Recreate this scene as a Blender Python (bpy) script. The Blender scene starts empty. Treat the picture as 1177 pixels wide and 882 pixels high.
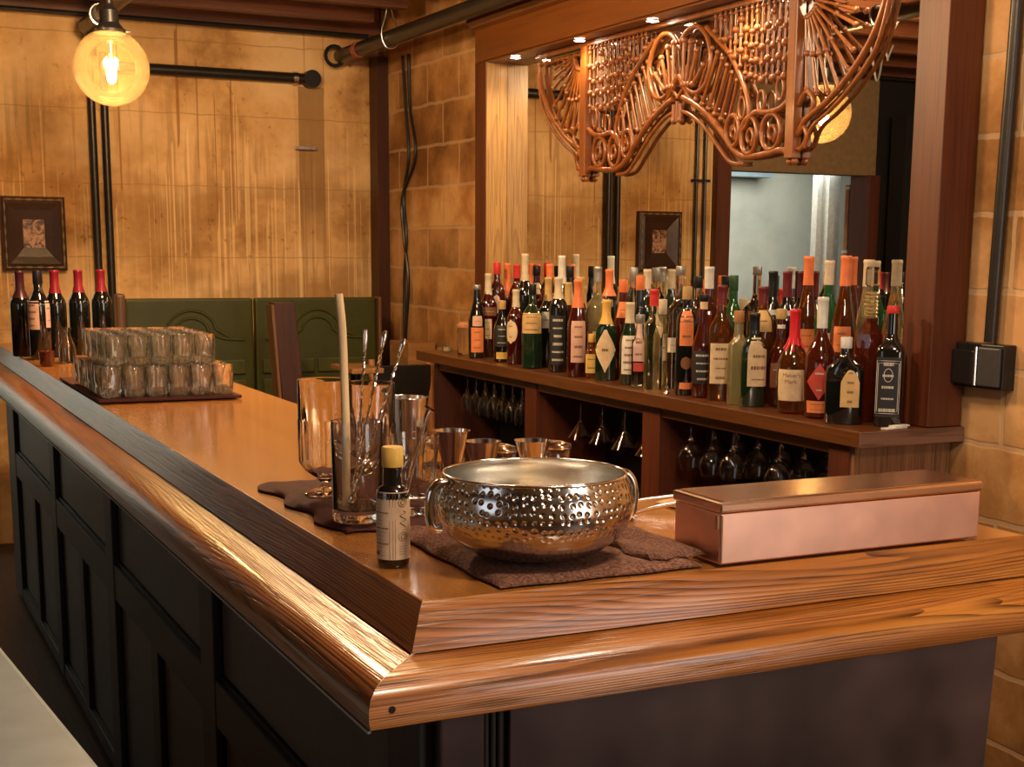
import bpy, bmesh, math, random
from math import sin, cos, pi, radians
from mathutils import Vector, Matrix
random.seed(7)
S = bpy.context.scene
COL = S.collection

# ------------------------------------------------------------------ camera
RW, RH, FPX = 1177.0, 882.0, 1616.7
cam = bpy.data.cameras.new('camera'); cam_ob = bpy.data.objects.new('camera', cam); COL.objects.link(cam_ob)
yaw, pit, rol = radians(26.773), radians(9.838), radians(-0.5593)
fw = Vector((sin(yaw)*cos(pit), cos(yaw)*cos(pit), -sin(pit)))
ri = Vector((cos(yaw), -sin(yaw), 0)); dn = fw.cross(ri)
r2 = ri*cos(rol) + dn*sin(rol); d2 = -ri*sin(rol) + dn*cos(rol)
mt = Matrix((r2, -d2, -fw)).transposed().to_4x4(); mt.translation = Vector((-.609, -1.536, 1.49))
cam_ob.matrix_world = mt
cam.sensor_fit = 'HORIZONTAL'; cam.sensor_width = 36.0; cam.lens = FPX/RW*36.0
cam.shift_x = -41.82/RW; cam.shift_y = 125.65/RW
cam.clip_start = .02; cam.clip_end = 60
S.camera = cam_ob

# ------------------------------------------------------------------ world, lights, exposure
S.view_settings.view_transform = 'Standard'
try: S.view_settings.look = 'None'
except Exception: pass
S.view_settings.exposure = 0.70; S.view_settings.gamma = 1.0; S.view_settings.use_curve_mapping = False
w = bpy.data.worlds.new('world'); S.world = w; w.use_nodes = True
w.node_tree.nodes['Background'].inputs[0].default_value = (1.0, .72, .48, 1)
w.node_tree.nodes['Background'].inputs[1].default_value = .06
WARM = (1.0, .66, .34); WARMW = (1.0, .80, .58); DAY = (.72, .84, 1.0)
def light(name, kind, loc, power, col, **k):
    l = bpy.data.lights.new(name, kind); l.energy = power; l.color = col
    o = bpy.data.objects.new(name, l); COL.objects.link(o); o.location = loc
    tgt = k.pop('tgt', None)
    for a, v in k.items(): setattr(l, a, v)
    if tgt is not None: o.rotation_euler = (Vector(tgt)-Vector(loc)).to_track_quat('-Z', 'Y').to_euler()
    return o
light('room_fill', 'POINT', (.45, 3.0, 2.45), 95, WARM, shadow_soft_size=.10)  # unseen point light added to warm the bar and back wall, no fixture
light('room_fill', 'POINT', (.62, 1.5, 2.52), 34, WARM, shadow_soft_size=.10)  # second added fill point out of view, no pendant built
light('room_fill', 'POINT', (.35, -.75, 2.35), 40, WARMW, shadow_soft_size=.12)  # added fill for the short rail, no lamp hangs here
light('aisle_fill', 'POINT', (.95, .5, 2.5), 24, WARMW, shadow_soft_size=.08)  # unseen point light added to brighten the glasses in the cubbies
light('front_fill', 'AREA', (1.75, -2.6, 1.5), 19, (1.0, .93, .87), shape='RECTANGLE', size=1.1, size_y=1.3, tgt=(.9, .1, .95))  # unseen area light added for whiter light on the right, no window built
light('side_fill', 'AREA', (-3.3, -.2, 1.9), 6, DAY, shape='RECTANGLE', size=2.0, size_y=1.2, tgt=(0, 2.0, .8))  # added cool area light, faintly lifts the bar panels, no window built
light('far_room_daylight', 'AREA', (-1.2, 6.6, 2.35), 42, (.95, .94, .84), shape='RECTANGLE', size=1.6, size_y=.7, tgt=(-.6, 7.9, 1.3))

# ------------------------------------------------------------------ materials
MATS = {}
def newmat(name):
    m = bpy.data.materials.new(name); m.use_nodes = True
    nt = m.node_tree; b = nt.nodes['Principled BSDF']; MATS[name] = m
    return m, nt, b
def sin_(b, n, v):
    if n in b.inputs: b.inputs[n].default_value = v
def plain(name, col, rough=.5, metal=0, spec=None, trans=0, ior=1.45, coat=0, emis=None, es=0, bump=0, bscale=40, var=None):
    m, nt, b = newmat(name)
    sin_(b, 'Base Color', (*col, 1)); sin_(b, 'Roughness', rough); sin_(b, 'Metallic', metal)
    sin_(b, 'Transmission Weight', trans); sin_(b, 'IOR', ior); sin_(b, 'Coat Weight', coat)
    if spec is not None: sin_(b, 'Specular IOR Level', spec)
    if emis: sin_(b, 'Emission Color', (*emis, 1)); sin_(b, 'Emission Strength', es)
    tc = nt.nodes.new('ShaderNodeTexCoord'); no = nt.nodes.new('ShaderNodeTexNoise'); no.inputs['Scale'].default_value = bscale
    nt.links.new(tc.outputs['Object'], no.inputs['Vector'])
    if trans == 0 and not emis:
        r = nt.nodes.new('ShaderNodeValToRGB')
        r.color_ramp.elements[0].position = .3; r.color_ramp.elements[1].position = .75
        lo_, hi_ = var or ((.35, 1.5) if bump >= .9 else (.86, 1.1))
        r.color_ramp.elements[0].color = (*[c*lo_ for c in col], 1); r.color_ramp.elements[1].color = (*[min(1, c*hi_) for c in col], 1)
        nt.links.new(no.outputs['Fac'], r.inputs['Fac']); nt.links.new(r.outputs['Color'], b.inputs['Base Color'])
    if bump:
        bp = nt.nodes.new('ShaderNodeBump'); bp.inputs['Strength'].default_value = bump; bp.inputs['Distance'].default_value = .004 if bump >= .9 else .002
        nt.links.new(no.outputs['Fac'], bp.inputs['Height']); nt.links.new(bp.outputs['Normal'], b.inputs['Normal'])
    return m
def wood(name, base, dark, axis, rough=.35, lines=.5, freq=1.0, coat=0.0, spec=.5, bump=.25, light_=None, rings=0.0, stripes=0):
    """grain runs along axis; base / dark = wood and pore colours"""
    m, nt, b = newmat(name); N = nt.nodes; L = nt.links
    tc = N.new('ShaderNodeTexCoord'); mp = N.new('ShaderNodeMapping')
    sc = [22*freq]*3; sc[axis] = 1.1*freq; mp.inputs['Scale'].default_value = sc
    L.new(tc.outputs['Object'], mp.inputs['Vector'])
    n1 = N.new('ShaderNodeTexNoise'); n1.inputs['Scale'].default_value = 1.0; n1.inputs['Detail'].default_value = 6; n1.inputs['Distortion'].default_value = .4
    L.new(mp.outputs['Vector'], n1.inputs['Vector'])
    mp2 = N.new('ShaderNodeMapping'); s2 = [150*freq]*3; s2[axis] = 5*freq; mp2.inputs['Scale'].default_value = s2
    L.new(tc.outputs['Object'], mp2.inputs['Vector'])
    n2 = N.new('ShaderNodeTexNoise'); n2.inputs['Scale'].default_value = 1.0; n2.inputs['Detail'].default_value = 3
    L.new(mp2.outputs['Vector'], n2.inputs['Vector'])
    r1 = N.new('ShaderNodeValToRGB'); e = r1.color_ramp.elements
    lt = light_ or [min(1, c*1.25) for c in base]
    e[0].position = .3; e[0].color = (*[a*.45+c*.55 for a, c in zip(dark, base)], 1); e[1].position = .7; e[1].color = (*lt, 1)
    k = r1.color_ramp.elements.new(.5); k.color = (*base, 1)
    L.new(n1.outputs['Fac'], r1.inputs['Fac'])
    r2_ = N.new('ShaderNodeValToRGB'); e = r2_.color_ramp.elements
    e[0].position = .36; e[0].color = (1, 1, 1, 1); e[1].position = .5; e[1].color = (0, 0, 0, 1)
    L.new(n2.outputs['Fac'], r2_.inputs['Fac'])
    fac = r2_.outputs['Color']
    if rings:
        mp3 = N.new('ShaderNodeMapping'); s3 = [9*freq]*3; s3[axis] = .9*freq; mp3.inputs['Scale'].default_value = s3
        L.new(tc.outputs['Object'], mp3.inputs['Vector'])
        n3 = N.new('ShaderNodeTexNoise'); n3.inputs['Scale'].default_value = 1; n3.inputs['Detail'].default_value = 1.5
        L.new(mp3.outputs['Vector'], n3.inputs['Vector'])
        mu = N.new('ShaderNodeMath'); mu.operation = 'MULTIPLY'; mu.inputs[1].default_value = 34; L.new(n3.outputs['Fac'], mu.inputs[0])
        fr = N.new('ShaderNodeMath'); fr.operation = 'FRACT'; L.new(mu.outputs[0], fr.inputs[0])
        r3 = N.new('ShaderNodeValToRGB'); e = r3.color_ramp.elements
        e[0].position = .0; e[0].color = (rings, rings, rings, 1); e[1].position = .55; e[1].color = (0, 0, 0, 1)
        L.new(fr.outputs[0], r3.inputs['Fac'])
        mx = N.new('ShaderNodeMix'); mx.data_type = 'RGBA'; mx.blend_type = 'ADD'; mx.inputs[0].default_value = 1
        L.new(r2_.outputs['Color'], mx.inputs[6]); L.new(r3.outputs['Color'], mx.inputs[7]); fac = mx.outputs[2]
    if stripes:     # oak: close parallel pore lines that wander slowly, with a few cathedral arches
        mp4 = N.new('ShaderNodeMapping'); s4 = [7.0]*3; s4[axis] = .55; mp4.inputs['Scale'].default_value = s4
        L.new(tc.outputs['Object'], mp4.inputs['Vector'])
        n4 = N.new('ShaderNodeTexNoise'); n4.inputs['Scale'].default_value = 1; n4.inputs['Detail'].default_value = 2.5; n4.inputs['Roughness'].default_value = .35
        L.new(mp4.outputs['Vector'], n4.inputs['Vector'])
        sp4 = N.new('ShaderNodeSeparateXYZ'); L.new(tc.outputs['Object'], sp4.inputs[0])
        ac = N.new('ShaderNodeMath'); ac.operation = 'SUBTRACT'; L.new(sp4.outputs[1-axis], ac.inputs[0]); L.new(sp4.outputs[2], ac.inputs[1])
        am = N.new('ShaderNodeMath'); am.operation = 'MULTIPLY_ADD'; am.inputs[1].default_value = 225.0
        L.new(ac.outputs[0], am.inputs[0]); nm = N.new('ShaderNodeMath'); nm.operation = 'MULTIPLY'; nm.inputs[1].default_value = 34; L.new(n4.outputs['Fac'], nm.inputs[0]); L.new(nm.outputs[0], am.inputs[2])
        fr4 = N.new('ShaderNodeMath'); fr4.operation = 'FRACT'; L.new(am.outputs[0], fr4.inputs[0])
        r4 = N.new('ShaderNodeValToRGB'); e = r4.color_ramp.elements
        e[0].position = .0; e[0].color = (1, 1, 1, 1); e[1].position = .55; e[1].color = (.12, .12, .12, 1); k4 = e.new(.97); k4.color = (.1, .1, .1, 1)
        L.new(fr4.outputs[0], r4.inputs['Fac'])
        br4 = N.new('ShaderNodeMapRange'); br4.inputs[1].default_value = .36; br4.inputs[2].default_value = .62; br4.inputs[3].default_value = 1.0; br4.inputs[4].default_value = .45; L.new(n2.outputs['Fac'], br4.inputs[0])
        m4 = N.new('ShaderNodeMix'); m4.data_type = 'RGBA'; m4.blend_type = 'MULTIPLY'; m4.inputs[0].default_value = 1
        L.new(r4.outputs['Color'], m4.inputs[6]); L.new(br4.outputs[0], m4.inputs[7])
        m5 = N.new('ShaderNodeMix'); m5.data_type = 'RGBA'; m5.blend_type = 'LIGHTEN'; m5.inputs[0].default_value = 1
        hf = N.new('ShaderNodeMix'); hf.data_type = 'RGBA'; hf.blend_type = 'MULTIPLY'; hf.inputs[0].default_value = 1; L.new(fac, hf.inputs[6]); hf.inputs[7].default_value = (.45, .45, .45, 1)
        L.new(m4.outputs[2], m5.inputs[6]); L.new(hf.outputs[2], m5.inputs[7]); fac = m5.outputs[2]
    ml = N.new('ShaderNodeMath'); ml.operation = 'MULTIPLY'; ml.use_clamp = True; ml.inputs[1].default_value = lines
    L.new(fac, ml.inputs[0])
    mix = N.new('ShaderNodeMix'); mix.data_type = 'RGBA'; L.new(ml.outputs[0], mix.inputs[0])
    L.new(r1.outputs['Color'], mix.inputs[6]); mix.inputs[7].default_value = (*dark, 1)
    L.new(mix.outputs[2], b.inputs['Base Color'])
    sin_(b, 'Roughness', rough); sin_(b, 'Coat Weight', coat); sin_(b, 'Coat Roughness', .12); sin_(b, 'Specular IOR Level', spec)
    bp = N.new('ShaderNodeBump'); bp.inputs['Strength'].default_value = bump; bp.inputs['Distance'].default_value = .0015; bp.invert = True
    L.new(ml.outputs[0], bp.inputs['Height']); L.new(bp.outputs['Normal'], b.inputs['Normal'])
    return m
def stucco_wall(name, c_light, c_mid, c_dark, u_axis, blocks=(.4, .2), mortar=(.5, .35, .2), mort=.4, drips=0.0, mottled=.5, mortar_size=.012, stripe=None, seed=0.0):
    """painted / stained block wall: u_axis 0 -> wall in XZ, 1 -> wall in YZ"""
    m, nt, b = newmat(name); N = nt.nodes; L = nt.links
    tc = N.new('ShaderNodeTexCoord'); sp = N.new('ShaderNodeSeparateXYZ'); L.new(tc.outputs['Object'], sp.inputs[0])
    cb = N.new('ShaderNodeCombineXYZ'); L.new(sp.outputs[u_axis], cb.inputs[0]); L.new(sp.outputs[2], cb.inputs[1]); cb.inputs[2].default_value = seed
    # noises
    n1 = N.new('ShaderNodeTexNoise'); n1.inputs['Scale'].default_value = 2.2; n1.inputs['Detail'].default_value = 8; n1.inputs['Roughness'].default_value = .62
    L.new(cb.outputs[0], n1.inputs['Vector'])
    r1 = N.new('ShaderNodeValToRGB'); e = r1.color_ramp.elements; e[0].position = .33; e[0].color = (*c_dark, 1); e[1].position = .62; e[1].color = (*c_light, 1)
    k = e.new(.47); k.color = (*c_mid, 1); L.new(n1.outputs['Fac'], r1.inputs['Fac'])
    col = r1.outputs['Color']
    def mixc(fac, c_out, colr, clampv=None):
        mx = N.new('ShaderNodeMix'); mx.data_type = 'RGBA'; L.new(fac, mx.inputs[0]); L.new(c_out, mx.inputs[6]); mx.inputs[7].default_value = (*colr, 1)
        return mx.outputs[2]
    def math_(op, a, bb, clamp=False):
        x = N.new('ShaderNodeMath'); x.operation = op; x.use_clamp = clamp
        for i, v in ((0, a), (1, bb)):
            if isinstance(v, (int, float)): x.inputs[i].default_value = v
            else: L.new(v, x.inputs[i])
        return x.outputs[0]
    def ramp(v, p0, p1, a=0.0, z=1.0):
        r = N.new('ShaderNodeMapRange'); r.inputs[1].default_value = p0; r.inputs[2].default_value = p1; r.inputs[3].default_value = a; r.inputs[4].default_value = z
        L.new(v, r.inputs[0]); return r.outputs[0]
    # runs of paint and grime: every run has its own column, start height and end height
    if drips:
        def noise(sc, loc, detail=2, dist=0.0):
            mp = N.new('ShaderNodeMapping'); mp.inputs['Scale'].default_value = sc; mp.inputs['Location'].default_value = loc; L.new(cb.outputs[0], mp.inputs['Vector'])
            n_ = N.new('ShaderNodeTexNoise'); n_.inputs['Scale'].default_value = 1; n_.inputs['Detail'].default_value = detail; n_.inputs['Distortion'].default_value = dist
            L.new(mp.outputs[0], n_.inputs['Vector']); return n_.outputs['Fac']
        # grimy patches, low and left, and by the corner
        g = math_('MULTIPLY', ramp(noise((1.5, 2.6, 1), (7, 2, 0), 7), .48, .60), ramp(sp.outputs[2], 2.25, 1.75), True)
        col = mixc(math_('MULTIPLY', g, .6), col, [c*.85 for c in c_dark])
        g2 = math_('MULTIPLY', ramp(noise((30, 1.6, 1), (1, 5, 0), 3, .3), .50, .60), math_('MULTIPLY', ramp(noise((1.2, 1.6, 1), (3, 9, 0), 3), .44, .56), ramp(sp.outputs[2], 2.4, 2.1), True), True)
        col = mixc(math_('MULTIPLY', g2, .45), col, c_dark)
        for (fq, th, base, amp, loc, colr, k_, soft) in ((62, .585, 1.65, 3.2, 11, [min(1, c*1.2) for c in c_light], .6, .03), (46, .60, 1.85, 3.4, 23, [min(1, c*1.25) for c in c_light], .5, .03), (48, .655, 2.6, 2.6, 37, [c_dark[0]*.9, c_dark[1]*.7, c_dark[2]*.5], .75, .015)):
            line = ramp(noise((fq, .10, 1), (loc, 0, 0), 1.5, .06), th, th+soft*1.6)
            st_ = math_('ADD', math_('MULTIPLY', math_('SUBTRACT', noise((6.5, .001, 1), (loc, 4, 0), 5), .5), amp), base)
            ln_ = math_('MULTIPLY', noise((9, .001, 1), (loc, 8, 0), 1), 1.3)
            below = ramp(math_('SUBTRACT', st_, sp.outputs[2]), 0, .02)
            above = ramp(math_('SUBTRACT', sp.outputs[2], math_('SUBTRACT', st_, ln_)), 0, .02)
            cl = lambda v: math_('MULTIPLY', v, 1, True)
            mk = math_('MULTIPLY', math_('MULTIPLY', cl(line), cl(below)), cl(above), True)
            col = mixc(math_('MULTIPLY', mk, k_), col, colr)
        s6 = math_('MULTIPLY', ramp(noise((30, 22, 1), (0, 0, 0), 2), .66, .72), ramp(n1.outputs['Fac'], .56, .44), True)
        col = mixc(math_('MULTIPLY', s6, .6), col, [c*.5 for c in c_dark])
    # blocks
    br = N.new('ShaderNodeTexBrick'); br.inputs['Scale'].default_value = 1; br.inputs['Brick Width'].default_value = blocks[0]; br.inputs['Row Height'].default_value = blocks[1]
    br.inputs['Mortar Size'].default_value = mortar_size; br.inputs['Mortar Smooth'].default_value = .5; br.inputs['Bias'].default_value = 0
    br.inputs['Color1'].default_value = (0, 0, 0, 1); br.inputs['Color2'].default_value = (1, 1, 1, 1); br.inputs['Mortar'].default_value = (.5, .5, .5, 1)
    nd = N.new('ShaderNodeTexNoise'); nd.inputs['Scale'].default_value = 9; L.new(cb.outputs[0], nd.inputs['Vector'])
    vs = N.new('ShaderNodeVectorMath'); vs.operation = 'MULTIPLY_ADD'; L.new(nd.outputs['Color'], vs.inputs[0]); vs.inputs[1].default_value = (.02, .02, 0); L.new(cb.outputs[0], vs.inputs[2])
    L.new(vs.outputs[0], br.inputs['Vector'])
    mx = N.new('ShaderNodeMix'); mx.data_type = 'RGBA'; mx.blend_type = 'OVERLAY'; mx.inputs[0].default_value = mottled
    L.new(col, mx.inputs[6]); L.new(br.outputs['Color'], mx.inputs[7]); 
    mfac = math_('MULTIPLY', br.outputs['Fac'], mort)
    mb = N.new('ShaderNodeMix'); mb.data_type = 'RGBA'; L.new(mfac, mb.inputs[0]); L.new((mx.outputs[2]), mb.inputs[6]); mb.inputs[7].default_value = (*mortar, 1)
    col = mb.outputs[2]
    if stripe:      # stained board-like patch (u0,u1,z0,z1)
        u0, u1, z0, z1, sc = stripe
        a = math_('MULTIPLY', math_('GREATER_THAN', sp.outputs[u_axis], u0), math_('LESS_THAN', sp.outputs[u_axis], u1))
        bq = math_('MULTIPLY', ramp(sp.outputs[2], z0, z0+.35), math_('LESS_THAN', sp.outputs[2], z1))
        col = mixc(math_('MULTIPLY', math_('MULTIPLY', a, bq), math_('ADD', ramp(n1.outputs['Fac'], .3, .7, .3, .5), .25), True), col, sc)
    L.new(col, b.inputs['Base Color']); sin_(b, 'Roughness', .85); sin_(b, 'Specular IOR Level', .2)
    bp = N.new('ShaderNodeBump'); bp.inputs['Strength'].default_value = .5; bp.inputs['Distance'].default_value = .006
    hh = math_('ADD', n1.outputs['Fac'], math_('MULTIPLY', br.outputs['Fac'], -.6))
    L.new(hh, bp.inputs['Height']); L.new(bp.outputs['Normal'], b.inputs['Normal'])
    return m

M_back = stucco_wall('stained_plaster', (.88, .58, .28), (.74, .43, .17), (.40, .19, .06), 0, (30, .36), (.45, .25, .09), .5, drips=.8, mottled=.0, mortar_size=.004, stripe=(1.64, 1.78, 1.35, 2.32, (.26, .13, .04)), seed=1.3)
M_side = stucco_wall('painted_block', (.64, .36, .15), (.40, .19, .06), (.20, .085, .025), 1, (.4, .2), (.62, .42, .24), .55, mottled=.22, mortar_size=.010, seed=4.4)
M_blue = stucco_wall('pale_blue_plaster', (.42, .43, .38), (.38, .39, .345), (.33, .34, .30), 0, (3, 2.1), (.3, .34, .34), .1, mottled=0, seed=8)
M_lintel = plain('cream_plaster', (.24, .15, .07), .8, bump=.2)
M_floor = wood('dark_floor_boards', (.07, .035, .018), (.02, .01, .006), 1, .45, .5, .6)
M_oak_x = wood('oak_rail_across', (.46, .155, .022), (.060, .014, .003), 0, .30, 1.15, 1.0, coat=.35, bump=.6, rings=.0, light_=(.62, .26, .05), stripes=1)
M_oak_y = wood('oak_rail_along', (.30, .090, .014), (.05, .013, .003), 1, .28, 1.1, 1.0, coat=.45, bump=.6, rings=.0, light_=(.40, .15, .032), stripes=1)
M_top = wood('varnished_bar_top', (.40, .155, .030), (.26, .085, .015), 1, .20, .25, .8, coat=.55, bump=.04, light_=(.46, .19, .040))
M_shelf = wood('walnut_shelf_top', (.125, .042, .011), (.07, .022, .008), 1, .3, .5, .9, coat=.3, bump=.08)
M_slabend = wood('walnut_edge', (.19, .095, .06), (.05, .018, .01), 0, .4, .5, 1.2, bump=.08)
M_redwood = wood('mahogany_upright', (.10, .022, .005), (.04, .008, .003), 2, .48, .45, .7, coat=.0, bump=.06)
M_redwood_y = wood('mahogany_beam', (.15, .045, .007), (.08, .02, .005), 1, .36, .4, .5, coat=.1, bump=.06)
M_oakpanel = wood('oak_jamb_panel', (.42, .23, .07), (.22, .10, .03), 2, .38, .7, .8, coat=.2, rings=.8)
M_carcass = wood('dark_red_carcass', (.055, .015, .006), (.02, .006, .003), 2, .45, .4, .8)
M_endpanel = wood('end_panel_oak', (.24, .11, .05), (.07, .026, .012), 2, .42, .6, 1.0)
M_fret = wood('fretwork_oak', (.22, .062, .010), (.07, .018, .004), 2, .34, .4, 1.5, coat=.25, bump=.08)
M_joist = wood('ceiling_joist', (.15, .045, .012), (.06, .018, .006), 0, .55, .5, .6)
M_deck = wood('ceiling_boards', (.13, .048, .018), (.04, .015, .008), 1, .6, .5, .5)
M_panel = plain('black_painted_panel', (.030, .029, .026), .42, bump=.15, bscale=25)
M_panelin = plain('black_painted_field', (.062, .060, .052), .38, bump=.15, bscale=25)
M_leather = plain('dark_brown_panel', (.085, .052, .046), .36, bump=.3, bscale=6, var=(.45, 1.6))
M_black = plain('black_metal', (.014, .012, .011), .38, .0, bump=.1)
M_blackm = plain('black_pipe', (.035, .028, .022), .35, .4)
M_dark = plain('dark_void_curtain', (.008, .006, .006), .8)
M_green = plain('green_painted_leather', (.045, .046, .003), .5, bump=.2, bscale=14)
M_greenr = plain('green_relief', (.058, .058, .005), .45, bump=.2, bscale=20)
M_brownwood = wood('brown_booth_wood', (.17, .075, .026), (.06, .022, .01), 2, .4, .4, .8)
M_tabletop = wood('small_table_top', (.36, .17, .055), (.2, .08, .03), 0, .35, .3, .8)
M_mirror = plain('mirror_silver', (.80, .80, .78), .0, 1.0)
M_copper = plain('brushed_copper', (.90, .54, .40), .36, 1.0, bump=.06, bscale=14)
M_copperlid = plain('polished_copper_lid', (.86, .60, .44), .2, 1.0, bump=.10, bscale=10)
M_steel = plain('polished_steel', (.78, .74, .68), .14, 1.0)
M_steelb = plain('brushed_steel', (.75, .72, .66), .26, 1.0)
M_glass = plain('clear_glass', (.97, .97, .95), .0, 0, trans=1.0, ior=1.45)
M_glassr = plain('fluted_glass', (1.0, .95, .80), .0, 0, trans=.958, ior=1.5, coat=.8)
M_towel = plain('brown_towel', (.20, .085, .05), .95, bump=1.0, bscale=210)
M_towelr = plain('rust_towel', (.17, .070, .040), .95, bump=.9, bscale=300)
M_leath = plain('oxblood_mat', (.085, .028, .020), .85, spec=.2, bump=.5, bscale=60)
M_stick = wood('pale_stick', (.66, .47, .25), (.35, .2, .09), 2, .5, .3, 2)
M_grey = plain('grey_table_top', (.17, .23, .27), .45, bump=.1, bscale=12)
M_white = plain('white_paint', (.62, .62, .58), .5)
M_paper = plain('white_paper', (.7, .66, .6), .7)
M_orange = plain('orange_brick_shelf', (.46, .19, .07), .6)
M_rose = plain('red_tape', (.42, .10, .05), .6)

def fix_mirror():
    nt = M_mirror.node_tree; b = nt.nodes['Principled BSDF']
    for l in list(nt.links):
        if l.to_node == b: nt.links.remove(l)
    # a few faint tarnish clouds keep the silvering from being perfect
    no = nt.nodes.new('ShaderNodeTexNoise'); no.inputs['Scale'].default_value = 1.2
    r = nt.nodes.new('ShaderNodeMapRange'); r.inputs[1].default_value = .55; r.inputs[2].default_value = .9; r.inputs[3].default_value = 0; r.inputs[4].default_value = .02
    nt.links.new(no.outputs['Fac'], r.inputs[0]); nt.links.new(r.outputs[0], b.inputs['Roughness'])
fix_mirror()
def hammered():
    m, nt, b = newmat('hammered_steel'); N = nt.nodes; L = nt.links
    sin_(b, 'Base Color', (.66, .63, .58, 1)); sin_(b, 'Metallic', 1); sin_(b, 'Roughness', .18)
    tc = N.new('ShaderNodeTexCoord'); v = N.new('ShaderNodeTexVoronoi'); v.voronoi_dimensions = '2D'; v.inputs['Scale'].default_value = 92; v.inputs['Randomness'].default_value = .45
    s0 = N.new('ShaderNodeSeparateXYZ'); L.new(tc.outputs['Object'], s0.inputs[0])
    at = N.new('ShaderNodeMath'); at.operation = 'ARCTAN2'; L.new(s0.outputs[1], at.inputs[0]); L.new(s0.outputs[0], at.inputs[1])
    am = N.new('ShaderNodeMath'); am.operation = 'MULTIPLY'; am.inputs[1].default_value = .122; L.new(at.outputs[0], am.inputs[0])
    cb = N.new('ShaderNodeCombineXYZ'); L.new(am.outputs[0], cb.inputs[0]); L.new(s0.outputs[2], cb.inputs[1]); L.new(cb.outputs[0], v.inputs['Vector'])
    r = N.new('ShaderNodeMapRange'); r.interpolation_type = 'SMOOTHSTEP'; r.inputs[1].default_value = 0; r.inputs[2].default_value = .42; L.new(v.outputs['Distance'], r.inputs[0])
    sp = N.new('ShaderNodeSeparateXYZ'); L.new(tc.outputs['Object'], sp.inputs[0])
    z = N.new('ShaderNodeMapRange'); z.inputs[1].default_value = .038; z.inputs[2].default_value = .052; L.new(sp.outputs[2], z.inputs[0])
    mu = N.new('ShaderNodeMath'); mu.operation = 'MULTIPLY'; L.new(r.outputs[0], mu.inputs[0]); L.new(z.outputs[0], mu.inputs[1])
    bp = N.new('ShaderNodeBump'); bp.inputs['Strength'].default_value = 1.0; bp.inputs['Distance'].default_value = .0016
    L.new(mu.outputs[0], bp.inputs['Height']); L.new(bp.outputs['Normal'], b.inputs['Normal'])
    return m
M_hammer = hammered()
def globe_mat():
    m = bpy.data.materials.new('amber_globe_glass'); m.use_nodes = True; nt = m.node_tree; N = nt.nodes; L = nt.links
    N.clear(); out = N.new('ShaderNodeOutputMaterial')
    tr = N.new('ShaderNodeBsdfTransparent'); tr.inputs[0].default_value = (1, .86, .60, 1)
    gl = N.new('ShaderNodeBsdfGlossy'); gl.inputs['Roughness'].default_value = .05; gl.inputs[0].default_value = (1, .9, .7, 1)
    tl = N.new('ShaderNodeBsdfTranslucent'); tl.inputs[0].default_value = (1, .66, .30, 1)
    fr = N.new('ShaderNodeLayerWeight'); fr.inputs[0].default_value = .35
    no = N.new('ShaderNodeTexNoise'); no.inputs['Scale'].default_value = 6
    rr = N.new('ShaderNodeMapRange'); rr.inputs[1].default_value = .2; rr.inputs[2].default_value = .8; rr.inputs[3].default_value = .035; rr.inputs[4].default_value = .07
    L.new(no.outputs['Fac'], rr.inputs[0])
    m1 = N.new('ShaderNodeMixShader'); L.new(rr.outputs[0], m1.inputs[0]); L.new(tr.outputs[0], m1.inputs[1]); L.new(tl.outputs[0], m1.inputs[2])
    m2 = N.new('ShaderNodeMixShader'); L.new(fr.outputs['Fresnel'], m2.inputs[0]); L.new(m1.outputs[0], m2.inputs[1]); L.new(gl.outputs[0], m2.inputs[2])
    L.new(m2.outputs[0], out.inputs[0]); return m
M_globe = globe_mat()
M_filament = plain('glowing_filament', (1, .8, .4), .5, emis=(1.0, .80, .42), es=55)
M_led = plain('downlight_lens', (1, .9, .7), .5, emis=(1.0, .86, .62), es=60)

# ------------------------------------------------------------------ mesh helpers
def box(bm, x0, x1, y0, y1, z0, z1, bev=0.0):
    vs = [bm.verts.new((x, y, z)) for x in (x0, x1) for y in (y0, y1) for z in (z0, z1)]
    fs = [(0, 1, 3, 2), (4, 6, 7, 5), (0, 4, 5, 1), (2, 3, 7, 6), (0, 2, 6, 4), (1, 5, 7, 3)]
    fl = [bm.faces.new([vs[i] for i in f]) for f in fs]
    if bev:
        es = list({e for f in fl for e in f.edges})
        bmesh.ops.bevel(bm, geom=es, offset=bev, segments=2, profile=.6, affect='EDGES')
    return bm
def B(*a, **k): return box(bmesh.new(), *a, **k)
def lathe(bm, prof, seg=24, shape=None, cx=0, cy=0, z0=0, cap0=True, cap1=True, nshape=999):
    """prof [(r,z)...]; shape(theta,r,z)->(x,y) multiplier"""
    rings = []
    for kk, (r, z) in enumerate(prof):
        ring = []
        for i in range(seg):
            t = 2*pi*i/seg
            if shape and kk < nshape: mx, my = shape(t, r, z)
            else: mx = my = 1
            ring.append(bm.verts.new((cx+r*cos(t)*mx, cy+r*sin(t)*my, z0+z)))
        rings.append(ring)
    for a, b_ in zip(rings, rings[1:]):
        for i in range(seg):
            j = (i+1) % seg
            bm.faces.new((a[i], a[j], b_[j], b_[i]))
    if cap0: bm.faces.new(list(reversed(rings[0])))
    if cap1: bm.faces.new(rings[-1])
    return bm
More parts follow.
